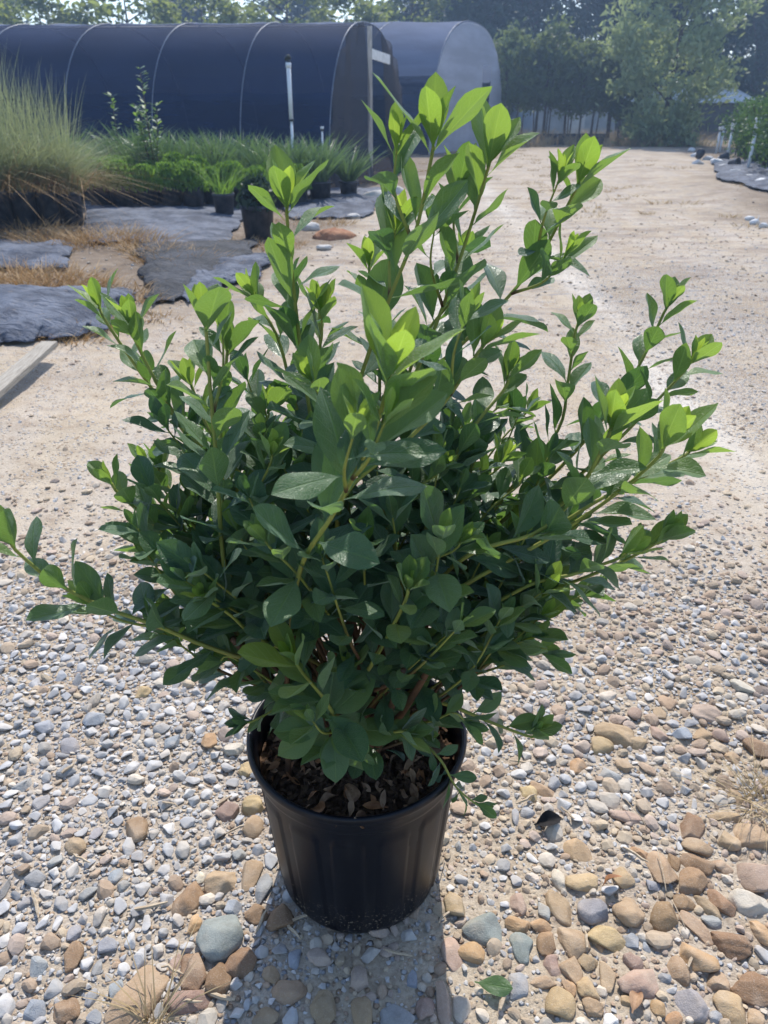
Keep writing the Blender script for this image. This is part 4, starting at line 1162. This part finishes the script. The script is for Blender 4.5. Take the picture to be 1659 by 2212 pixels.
for k in range(3):
    t = empty("potted_perennial", (0, 0, 0)); far_pot(t, .15, .26)
    rg = np.random.default_rng(80 + k)
    V, F, r = merge([leafcloud(900, rg, .22, .26, .055, 'dome', .24, 2.6, .8), blade_mesh(n=70, rr=0, spread=.14, hlo=.2, hhi=.42, wd=.02, lean=.3, droop=.2, segs=1, rng=rg)])if False else leafcloud(1300, rg, .22, .30, .060, 'dome', .23, 2.6, .9)
    link("foliage", np_mesh("foliage", V, F, False, {'rnd': ('FLOAT', r)}), M['f_lime'], t); protos.append(t)
yprotos = []
for k in range(2):
    t = empty("potted_yucca", (0, 0, 0)); far_pot(t, .15, .26)
    V, F, r = blade_mesh(n=130, rr=0, spread=.09, hlo=.35, hhi=.62, wd=.035, lean=.62, droop=.22, segs=4, rng=np.random.default_rng(90 + k)); V[:, 2] += .25
    link("foliage", np_mesh("foliage", V, F, False, {'rnd': ('FLOAT', r)}), M['f_yucca'], t); yprotos.append(t)
used = set()
rd = random.Random(3)
def rows(protos, x0, x1, y, dx, label, group, cat, sc=1.0):
    x = x0
    while x < x1:
        p = protos[rd.randrange(len(protos))]
        o = p if p.name not in used else copy_tree(p); used.add(p.name)
        X, Y_ = x + rd.uniform(-.03, .03), y + rd.uniform(-.04, .04)
        o.location = (X, Y_, gz(X, Y_)); s = sc * rd.uniform(.85, 1.12); o.scale = (s, s, s); o.rotation_euler = (0, 0, rd.uniform(0, 6.28))
        tag(o, label, cat, group); x += dx
g0, g1 = G(225, 462), G(455, 462)
rows(protos, g0.x, g1.x, g0.y, .31, "low bright green plant in a black pot, front row along the pale ground cloth", "front row of low potted plants", "potted plant")
rows(protos, g0.x - .6, g1.x + .75, g0.y + .42, .33, "low bright green plant in a black pot, second row from the pale ground cloth", "second row of low potted plants", "potted plant")
rows(protos, g0.x - .9, g1.x + 1.2, g0.y + .84, .34, "low bright green plant in a black pot, third row from the pale ground cloth", "third row of low potted plants", "potted plant", 1.05)
rows(yprotos, g0.x - 1.0, g1.x + 1.6, g0.y + 1.35, .38, "spiky potted yucca in the nearer row behind the low green plants", "nearer row of potted yuccas", "potted yucca", 1.05)
rows(yprotos, g0.x - 1.2, g1.x + 1.9, g0.y + 1.9, .4, "spiky potted yucca in the far row along the shade tunnel", "far row of potted yuccas", "potted yucca", 1.1)
t = empty("potted_weed", (0, 0, 0)); far_pot(t, .14, .27)
V, F, r = merge([blade_mesh(n=90, rr=0, spread=.10, hlo=.2, hhi=.5, wd=.012, lean=.45, droop=.4, segs=4, rng=np.random.default_rng(60))]); V[:, 2] += .25
link("foliage", np_mesh("foliage", V, F, False, {'rnd': ('FLOAT', r)}), M['f_lime'], t); g = G(487, 472); t.location = (g.x, g.y, gz(g.x, g.y)); tag(t, "single yellow green weedy pot standing right of the front row", "potted plant")
t = empty("potted_dark_shrub", (0, 0, 0)); far_pot(t, .19, .34)
V, F, r = leafcloud(420, np.random.default_rng(61), .20, .30, .10, 'dome', .30, 1.5, .2)
link("foliage", np_mesh("foliage", V, F, False, {'rnd': ('FLOAT', r)}), M['f_dark'], t); g = G(560, 512); t.location = (g.x, g.y, gz(g.x, g.y)); tag(t, "largest black pot with a dark low plant, beside the track", "potted plant")
# broadleaf saplings among the rows
def sapling(px, py, top, label, n=5, seed=1):
    g = G(px, py); rd = random.Random(seed); H = P(px, top, g.y).z
    t = empty("broadleaf_sapling", (g.x, g.y, gz(g.x, g.y))); far_pot(t, .15, .26)
    m = MB(); lv = Leaves()
    for k in range(n):
        h = H * (1.0 if k == 0 else rd.uniform(.5, .8)); a = rd.uniform(0, 6.28); sp = 0.02 if k == 0 else rd.uniform(.12, .34)
        pts = catmull([Vector((0, 0, .22)), Vector((sp * .5 * math.cos(a), sp * .5 * math.sin(a), h * .55)), Vector((sp * math.cos(a), sp * math.sin(a), h))], 6)
        m.tube(pts, [.012 - .008 * i / len(pts) for i in range(len(pts))], 6)
        for i in range(3, len(pts)):
            for q in range(6):
                b = rd.uniform(0, 6.28); D = Vector((math.cos(b), math.sin(b), rd.uniform(.1, .9))); L = rd.uniform(.08, .13)
                lv.add(pts[i] + Vector((0, 0, rd.uniform(-.05, .05))), D, Vector((0, 0, 1)), L, L * .42, .2, .1, 0, rd.uniform(.15, .6), rd.random(), 0, rd)
    m.build("stem", M['bark'], t); lv.build("leaves", t); tag(t, label, "sapling"); return t
sapling(345, 445, 172, "tall glossy leaved sapling rising above the low potted plants", 6, 5)
sapling(275, 432, 228, "shorter thin glossy leaved sapling left of the tall one", 2, 6)

# ------------------------------------------------------------------ shade tunnels
def tunnel(name, near_leg, far_leg, H, axis_len, axis_ang, spacing, cover_mat, label, seam=True, end=None):
    A, B = Vector(near_leg), Vector(far_leg)
    t = empty(name, (A + B) / 2 * 1.0); o0 = (A + B) / 2
    ax = Vector((-math.cos(axis_ang), math.sin(axis_ang), 0))
    def arch(s, k, grow=0.0):     # k 0..1 from near leg to far leg
        th = math.pi * k; W = (B - A) / 2
        ct = math.cos(th); st = math.sin(th)
        x = -math.copysign(abs(ct) ** .80, ct); z = H * max(0, st) ** .82
        return W * x * (1 + grow) + Vector((0, 0, z * (1 + grow))) + ax * s
    NS = int(axis_len / .25); NK = 49
    # roof cloth (upper) and lower side curtains
    V = []; sags = []
    for i in range(NS + 1):
        s = axis_len * i / NS
        ph = (s / spacing) % 1.0
        sag = .02 * math.sin(math.pi * ph) ** 2
        for j in range(NK):
            k = j / (NK - 1); p = arch(s, k, .004)
            n = (p - ax * s) .normalized() if (p - ax * s).length > 0 else UP
            p = p - n * (sag + .012 * (float(vnoise(np.array(s * 2.0), np.array(k * 9.0), 3)) - .5))
            V.append(p)
    def part(nm, mat, js):
        used_v = {}; vs = []; fs = []
        for i in range(NS):
            for j in js:
                q = []
                for (a, b) in ((i, j), (i, j + 1), (i + 1, j + 1), (i + 1, j)):
                    e = a * NK + b
                    if e not in used_v: used_v[e] = len(vs); vs.append(V[e])
                    q.append(used_v[e])
                fs.append(q)
        m = MB(); m.add(vs, fs); return m.build(nm, mat, t)
    lo = 8
    part("cover", cover_mat, range(lo, NK - 1 - lo))
    part("side_curtain", M['curtain'], list(range(0, lo)) + list(range(NK - 1 - lo, NK - 1)))
    nh = int(axis_len / spacing) + 1
    for i in range(nh):
        m = MB(); m.tube([arch(i * spacing + .01, j / 32, .007 if (j < 16 or not i) else -.010) for j in range(33)], .010, 6); m.build("hoop", M['hoop'], t)
    m = MB(); m.tube([arch(0, .5, -.012), arch(axis_len, .5, -.012)], .018, 6); m.build("ridge_pipe", M['hoop'], t)
    return t, arch, ax
nl = G(715, 408); fl = nl + Vector((1.30, 3.95, 0))
nl.z = gz(nl.x, nl.y); fl.z = nl.z
t1, arch1, ax1 = tunnel("shade_tunnel", nl, fl, P(800, 52, (nl.y + fl.y) / 2).z, 17.5, math.radians(4), 1.55, M['cover'], "")
tag(t1, "long dark blue shade cloth tunnel with open end, left of the track", "shade tunnel")
o1 = (nl + fl) / 2
# open end: post, brace, gathered flaps
m = MB(); pz = P(797, 58, o1.y).z; pb = P(798, 392, o1.y); dx0 = pb.x - o1.x
m.box((dx0 + .03, -.1, (pz + .0) / 2), (.085, .085, pz)); po = m.build("end_post", M['post'], t1, False)
m = MB(); a_ = P(802, 116, o1.y - .1) - o1; b_ = P(841, 129, o1.y + .9) - o1
c = (a_ + b_) / 2; d = b_ - a_
R = Vector((d.x, d.y, d.z)).to_track_quat('X', 'Z').to_matrix(); m.box(c, (d.length, .03, .16), R); m.build("end_brace", M['white'], t1, False)
def flap(k0, k1, inset, seed, mat, tt, arch, nm="end_flap", foot=.25, skew=0.0):
    rg = random.Random(seed); nu, nv = 26, 30; vs = []
    for i in range(nu):
        u = i / (nu - 1); k = k0 + (k1 - k0) * u
        top = arch(-.03, k, .002)
        leg = arch(-.03, 0 if k0 < .5 else 1, 0)
        for j in range(nv):
            v = j / (nv - 1)
            # hangs from the arch, gathered towards the leg as it falls
            gx_ = top.lerp(Vector((leg.x + (top.x - leg.x) * inset, leg.y + (top.y - leg.y) * inset, 0)), v)
            z = top.z * (1 - v) + .01
            wob = .12 * math.sin(u * 17 + 1.3 * v + seed) * (.2 + v) + .07 * math.sin(u * 31 + 4 * v)
            vs.append(Vector((gx_.x, gx_.y, z)) - ax1 * wob - ax1 * (foot * max(0, v - .8) * 3))
    fs = [(i * nv + j, i * nv + j + 1, (i + 1) * nv + j + 1, (i + 1) * nv + j) for i in range(nu - 1) for j in range(nv - 1)]
    m = MB(); m.add(vs, fs); return m.build(nm, mat, tt)
flap(.01, .47, .80, 3, M['flap'], t1, arch1)
flap(.98, .60, .42, 8, M['flap'], t1, arch1)
# second tunnel
nl2 = G(926, 330); nl2 = P(926, 330, 25.0); nl2.z = 0
fl2 = P(1079, 309, 32.5); fl2.z = 0
t2, arch2, ax2 = tunnel("hoop_house", nl2, fl2, P(1018, 50, (nl2.y + fl2.y) / 2).z, 22.0, math.radians(4), 2.2, M['cover2'], "")
tag(t2, "taller far hoop house with pale plastic end wall, behind the near tunnel", "hoop house")
# end wall film with a dark door gap
W2 = None; vs = []; fs = []; nu = 60
m = MB(); md = MB()
def wall_strip(k0, k1, mb):
    base = len(mb.v); n = 10; vs = []
    for i in range(n + 1):
        k = k0 + (k1 - k0) * i / n; top = arch2(-.02, k, -.003)
        for j in range(13):
            v = j / 12
            vs.append(Vector((top.x, top.y, top.z * (1 - v))) - ax2 * (.05 * math.sin(k * 90 + v * 2)) * (.3 + v))
    fs = [(i * 13 + j, i * 13 + j + 1, (i + 1) * 13 + j + 1, (i + 1) * 13 + j) for i in range(n) for j in range(12)]
    mb.add(vs, fs)
wall_strip(.02, .30, m); wall_strip(.30, .56, m); wall_strip(.66, .98, m); m.build("end_wall", M['poly'], t2)
top = [arch2(-.02, .56 + .1 * i / 6, -.003) for i in range(7)]
md = MB(); vs = []
for p in top:
    for z in (p.z, 2.55): vs.append(Vector((p.x, p.y, z)))
md.add(vs, [(i * 2, i * 2 + 1, i * 2 + 3, i * 2 + 2) for i in range(6)]); md.build("door_header", M['poly'], t2)

# ------------------------------------------------------------------ irrigation risers
def riser(px, base, top, Y=None, label="", rad=.016, head=True, split=.42):
    g = G(px, base) if Y is None else P(px, base, Y)
    z0 = gz(g.x, g.y); H = P(px, top, g.y).z - z0
    t = empty("irrigation_riser", (g.x, g.y, z0))
    m = MB(); m.tube([(0, 0, -.05), (0, 0, H * (1 - split))], rad, 10); m.build("lower_pipe", M['pvc'], t)
    m = MB(); m.tube([(0, 0, H * (1 - split)), (0, 0, H * (1 - split) + .03)], rad * 1.9, 10); m.build("coupling", M['head'], t)
    m = MB(); m.tube([(0, 0, H * (1 - split) + .03), (0, 0, H * .94)], rad * 1.55, 10); m.tube([(0, 0, H * .93), (0, 0, H * .965)], rad * 2.0, 10); m.build("upper_pipe", M['pvc'], t)
    if head:
        m = MB(); m.tube([(0, 0, H * .965), (0, 0, H * .99)], rad * 1.2, 8); m.tube([(-.05, 0, H * .985), (0, 0, H * 1.0), (.04, 0, H * .99)], rad * 1.3, 8); m.tube([(0, 0, H * .995), (0, 0, H * 1.02)], [rad * 2.2, rad * 1.2], 8)
        m.build("sprinkler_head", M['head'], t)
    tag(t, label, "sprinkler pipe", "white irrigation risers"); return t
riser(637, 405, 124, 13.3, "tall white sprinkler riser standing before the dark shade tunnel", .021, True, .45)
riser(700, 400, 268, 13.6, "short thin white riser beside the tunnel's left end leg", .014, False, .1)
riser(1567, 358, 262, None, "white sprinkler riser by the white rubble, with dark head", .030, True, .25)
riser(1612, 380, 250, None, "nearest white sprinkler riser on the right, before the potted shrubs", .030, False, .3)
riser(1545, 338, 272, None, "far left white riser of the pair behind the rubble", .030, False, .2)
riser(1553, 334, 270, None, "far right white riser of the pair behind the rubble", .030, False, .2)

# ------------------------------------------------------------------ trees and shrubs
def crown_pts(rng, nclump, per, R, H, z0, shape, sig):
    C = []; O = []
    for k in range(nclump):
        a = rng.uniform(0, 6.283); t = rng.uniform(0, 1)
        if shape == 'cone': rad = R * (1 - t) ** .8 * (.45 + .55 * t * 0 + .0) + R * .12
        elif shape == 'pine': rad = R * (1 - t) ** .6 * rng.uniform(.5, 1)
        else: rad = R * math.sqrt(max(.04, 1 - (2 * t - .9) ** 2))
        q = rng.uniform(.35, 1) ** .6 * rng.uniform(.8, 1.12)
        c = np.array([rad * q * math.cos(a), rad * q * math.sin(a), z0 + H * t])
        s = sig * rng.uniform(.6, 1.3)
        C.append(c + rng.normal(size=(per, 3)) * (s, s, s * .7)); O.append(np.tile((math.cos(a), math.sin(a), .3), (per, 1)))
    return np.concatenate(C), np.concatenate(O)
def make_tree(name, seed, H, R, z0, shape, nclump, per, sig, leaf, mat, elong=2.0, lean=0.0, trunk_r=.16, stems=1):
    rng = np.random.default_rng(seed); rd = random.Random(seed)
    t = empty(name, (0, 0, 0))
    c, out = crown_pts(rng, nclump, per, R, H - z0, z0, shape, sig)
    c[:, 2] = np.maximum(c[:, 2], .05)
    V, F, r = leaf_cards(c, rng, leaf, elong, .25, out * .7)
    link("crown", np_mesh("crown", V, F, False, {'rnd': ('FLOAT', r)}), mat, t)
    m = MB()
    for s in range(stems):
        ox, oy = (0, 0) if stems == 1 else (rd.uniform(-.35, .35) * R, rd.uniform(-.35, .35) * R)
        pts = [Vector((ox, oy, -.1)), Vector((ox + rd.gauss(0, .05) * R, oy + rd.gauss(0, .05) * R, H * .4)), Vector((ox * 1.3 + rd.gauss(0, .06) * R, oy * 1.3, H * .85))]
        pts = catmull(pts, 6); m.tube(pts, [trunk_r * (1 - .85 * i / (len(pts) - 1)) for i in range(len(pts))], 8)
        for k in range(7):
            i = rd.randrange(3, len(pts) - 1); a = rd.uniform(0, 6.28); e = pts[i] + Vector((math.cos(a) * R * .6, math.sin(a) * R * .6, H * .12))
            if e.z > z0: m.tube([pts[i], pts[i].lerp(e, .5) + Vector((0, 0, .1)), e], [trunk_r * .3, trunk_r * .2, trunk_r * .07], 6)
    m.build("trunk", M['bark'], t); return t
first = {}
def plant(proto, x, y, s, label, cat, group=None, rz=None, sz=None):
    o = proto if proto.name not in first else copy_tree(proto); first[proto.name] = 1
    o.location = (x, y, gz(x, y) if y < 60 else 0); o.scale = (s, s, sz or s); o.rotation_euler = (0, 0, rd.uniform(0, 6.28) if rz is None else rz)
    tag(o, label, cat, group); return o
rd = random.Random(19)
br = [make_tree("broadleaf_tree", 200 + k, 9, 3.0, .6, 'round', 70, 80, .36, .30, M['f_bright'], 1.8) for k in range(2)]
dk = [make_tree("pine_tree", 210 + k, 15, 3.6, .8, 'pine', 190, 90, .55, .42, M['f_dark'], 3.0, trunk_r=.25) for k in range(2)]
G1 = "sunlit trees behind the shade tunnels"; G2 = "dark tall trees at the back of the yard"
for k, (x, y, s, z, lab) in enumerate([(-21, 36, 1.0, .8, "sunlit tree behind the tunnel at the far left corner"), (-17.2, 39, 1.0, .62, "second sunlit tree from the left behind the tunnel"), (-14.0, 36, .9, .60, "pale green rounded tree above the tunnel's left third"),
                                       (-10.6, 37, .95, .70, "sunlit yellow green tree above the middle of the tunnel"), (-7.4, 36, .85, .62, "sunlit tree left of the sprinkler riser's head"), (-4.4, 39, .95, .70, "green tree above the tunnel's end arch"), (-1.6, 38, .85, .62, "darker green tree left of the hoop house ridge"), (1.2, 42, 1.0, .72, "green tree directly above the hoop house ridge")]):
    plant(br[k % 2], x, y, s, lab, "tree", G1, sz=z)
for k, (x, y, s, z, lab) in enumerate([(5.0, 46, 1.0, .95, "dark tree rising right of the hoop house"), (8.5, 50, 1.05, 1.0, "dark tree above the stemmy shrubs"), (12.5, 47, 1.0, .92, "dark tree left of the big bushy evergreen"), (16.5, 50, 1.1, 1.0, "dark tree behind the big bushy evergreen"),
                                       (20.5, 47, 1.0, .9, "dark tree right of the big bushy evergreen"), (24.5, 50, 1.1, 1.0, "dark tree above the white metal roof"), (28.5, 47, 1.0, .95, "dark tree at the right picture edge"), (32.5, 51, 1.1, 1.0, "dark tree just beyond the right picture edge"), (-27, 48, 1.1, .5, "dark low tree beyond the left end of the tunnel"), (-23, 52, 1.1, .60, "hazy tree far left behind the sunlit ones"), (-12.5, 54, 1.1, .55, "hazy dark tree behind the pale rounded tree"), (-5.6, 55, 1.1, .62, "hazy dark tree behind the yellow green one"), (2.0, 52, 1.0, .75, "hazy dark tree behind the hoop house ridge")]):
    plant(dk[k % 2], x, y, s, lab, "tree", G2, sz=z)
big = make_tree("evergreen_tree", 230, 7.4, 2.1, .2, 'round', 150, 100, .30, .26, M['f_ever'], 2.6, trunk_r=.14)
g = P(1428, 318, 31); plant(big, g.x, g.y, 1.0, "big bushy feathery evergreen at the end of the track", "tree", None, .4)
ev2 = make_tree("evergreen_tree", 233, 4.6, 1.15, .3, 'cone', 110, 110, .26, .18, M['f_mid'], 2.2, trunk_r=.09)
g = P(1700, 318, 30); plant(ev2, g.x, g.y, 1.0, "smaller rounded evergreen at the right edge before the white roof", "tree", None, 1.0)
sh = [make_tree("stemmy_shrub", 240 + k, 3.6, .85, 1.35, 'round', 46, 70, .22, .21, M['f_mid'], 2.4, trunk_r=.035, stems=5) for k in range(2)]
for k, (px, s, lab) in enumerate([(1100, 1.0, "tall shrub with bare lower stems next to the hoop house end"), (1142, 1.05, "second tall bare stemmed shrub from the hoop house"), (1180, 1.0, "third tall bare stemmed shrub from the hoop house"), (1222, .98, "fourth bare stemmed shrub, middle of the row"), (1262, .95, "fifth bare stemmed shrub, near the pale plastic"), (1300, .95, "bare stemmed shrub touching the big evergreen's left side"), (1340, .8, "low bare stemmed shrub tucked under the big evergreen")]):
    g = P(px, 308, 33 + .7 * (k % 2)); plant(sh[k % 2], g.x, g.y, s, lab, "shrub", "row of tall bare stemmed shrubs", sz=s * (1.06, .9, 1.1, .84, 1.0, .95, .9)[k])
sp = [make_tree("potted_shrub", 250 + k, 1.25, .52, .30, 'round', 40, 70, .13, .085, M['f_side'], 2.2, trunk_r=.02, stems=3) for k in range(2)]
for q in sp: far_pot(q, .17, .32)
for k, (px, py, lab) in enumerate([(1648, 388, "nearest potted shrub in the row at the right edge"), (1690, 395, "potted shrub half outside the right edge"), (1625, 372, "potted shrub second in the row at the right edge"), (1665, 372, "potted shrub behind the nearest one at right"), (1600, 360, "potted shrub between the two nearest white risers"), (1640, 358, "potted shrub in the back of the right hand row"), (1585, 350, "potted shrub just right of the riser by the rubble"), (1620, 347, "potted shrub in the back row under the white roof"), (1570, 341, "potted shrub at the far end of the right hand row"), (1660, 348, "potted shrub in the back row below the rounded evergreen")]):
    g = G(px + 32, py + 4); plant(sp[k % 2], g.x, g.y, 1.05, lab, "potted shrub", "potted shrubs along the right edge")
# black pot row at the feet of the shrubs
pr = empty("edge_pot", (0, 0, 0)); far_pot(pr, .24, .38, "pot_body", 14)
k = 0; x = P(1088, 310, 32.3).x
while x < P(1292, 310, 32.3).x:
    o = pr if k == 0 else copy_tree(pr); o.location = (x, 32.2, 0); tag(o, "black pot in the row at the feet of the tall bare stemmed shrubs", "pot", "black pots below the bare stemmed shrubs"); x += .46; k += 1
# white roofed shed and pale plastic greenhouse behind the shrubs
a_, b_ = P(1180, 222, 42), P(1640, 222, 42)
sd = empty("metal_shed", ((a_.x + b_.x) / 2, 44, 0)); Ls = b_.x - a_.x; ez = P(1500, 222, 42).z; rz_ = P(1500, 189, 45).z
m = MB(); m.box((0, 1.5, ez / 2), (Ls - .4, 6.6, ez - .05)); m.build("wall", M['wall'], sd, False)
m = MB(); nr = int(Ls / .3)
for q in range(nr):
    x = -Ls / 2 + q * Ls / nr
    m.add([(x, -2.2, ez), (x + Ls / nr - .05, -2.2, ez), (x + Ls / nr - .05, 1.5, rz_), (x, 1.5, rz_)], [(0, 1, 2, 3)])
    m.add([(x + Ls / nr - .05, -2.2, ez), (x + Ls / nr - .025, -2.2, ez + .05), (x + Ls / nr - .025, 1.5, rz_ + .05), (x + Ls / nr - .05, 1.5, rz_)], [(0, 1, 2, 3)])
    m.add([(x + Ls / nr - .025, -2.2, ez + .05), (x + Ls / nr, -2.2, ez), (x + Ls / nr, 1.5, rz_), (x + Ls / nr - .025, 1.5, rz_ + .05)], [(0, 1, 2, 3)])
m.add([(-Ls / 2, 1.5, rz_), (Ls / 2, 1.5, rz_), (Ls / 2, 5.2, ez), (-Ls / 2, 5.2, ez)], [(0, 1, 2, 3)])
m.build("roof", M['roof'], sd, False); tag(sd, "long low shed with white ribbed metal roof behind the evergreen", "shed")
gh = empty("plastic_greenhouse", (P(1240, 300, 37).x, 38.5, 0)); m = MB()
wv = P(1330, 300, 37).x - P(1150, 300, 37).x
n = 24; vs = []
for yy in (-1.2, 8):
    for i in range(n + 1):
        th = math.pi * i / n; vs.append((-wv / 2 * math.cos(th), yy, 2.3 * math.sin(th) ** .8))
m.add(vs, [(i, i + 1, n + 2 + i, n + 1 + i) for i in range(n)]); m.build("cover", M['tarp'], gh)
m = MB(); m.add([(-wv / 2 * math.cos(math.pi * i / n), -1.19, 2.3 * math.sin(math.pi * i / n) ** .8) for i in range(n + 1)], [tuple(range(n + 1))]); m.build("end_wall", M['tarp'], gh, False)
m = MB(); m.box((0, -1.24, .8), (.9, .05, 1.6)); m.build("door", M['pvc'], gh, False)
tag(gh, "pale blue plastic greenhouse glimpsed between the bare shrub stems", "greenhouse")
# far wood closing the view on both sides
parts = []; rg = np.random.default_rng(300)
for k in range(240):
    x = rg.uniform(-120, 120); y = 66 + abs(x) * .15 + rg.uniform(0, 10); h = (9 if x > 3 else 4.6) * rg.uniform(.7, 1.15); z = rg.uniform(.5, h)
    c = rg.normal(size=(110, 3)) * (2.0, 1.2, 1.2) + (x, y, z); parts.append(leaf_cards(c, rg, .9, 1.8, .2))
V, F, r = merge(parts)
tag(link("far_wood", np_mesh("far_wood", V, F, False, {'rnd': ('FLOAT', r)}), M['f_dark']), "hazy dark wood closing the far side of the yard", "wood", kind='stuff')
# ------------------------------------------------------------------ air
HAZE = 0.003
hz = MB(); hz.box((0, 110, 9.0), (420, 340, 20.6)); ho = hz.build("haze", None, None, False)
hm = bpy.data.materials.new("haze_air"); hm.use_nodes = True
hm.node_tree.nodes.clear(); vo = hm.node_tree.nodes.new("ShaderNodeVolumePrincipled"); ou = hm.node_tree.nodes.new("ShaderNodeOutputMaterial")
vo.inputs['Color'].default_value = (.46, .66, 1.0, 1); vo.inputs['Density'].default_value = HAZE; vo.inputs['Anisotropy'].default_value = .55
hm.node_tree.links.new(vo.outputs[0], ou.inputs['Volume']); ho.data.materials.append(hm)
tag(ho, "thin bluish summer haze filling the air over the yard", "haze", kind='stuff')
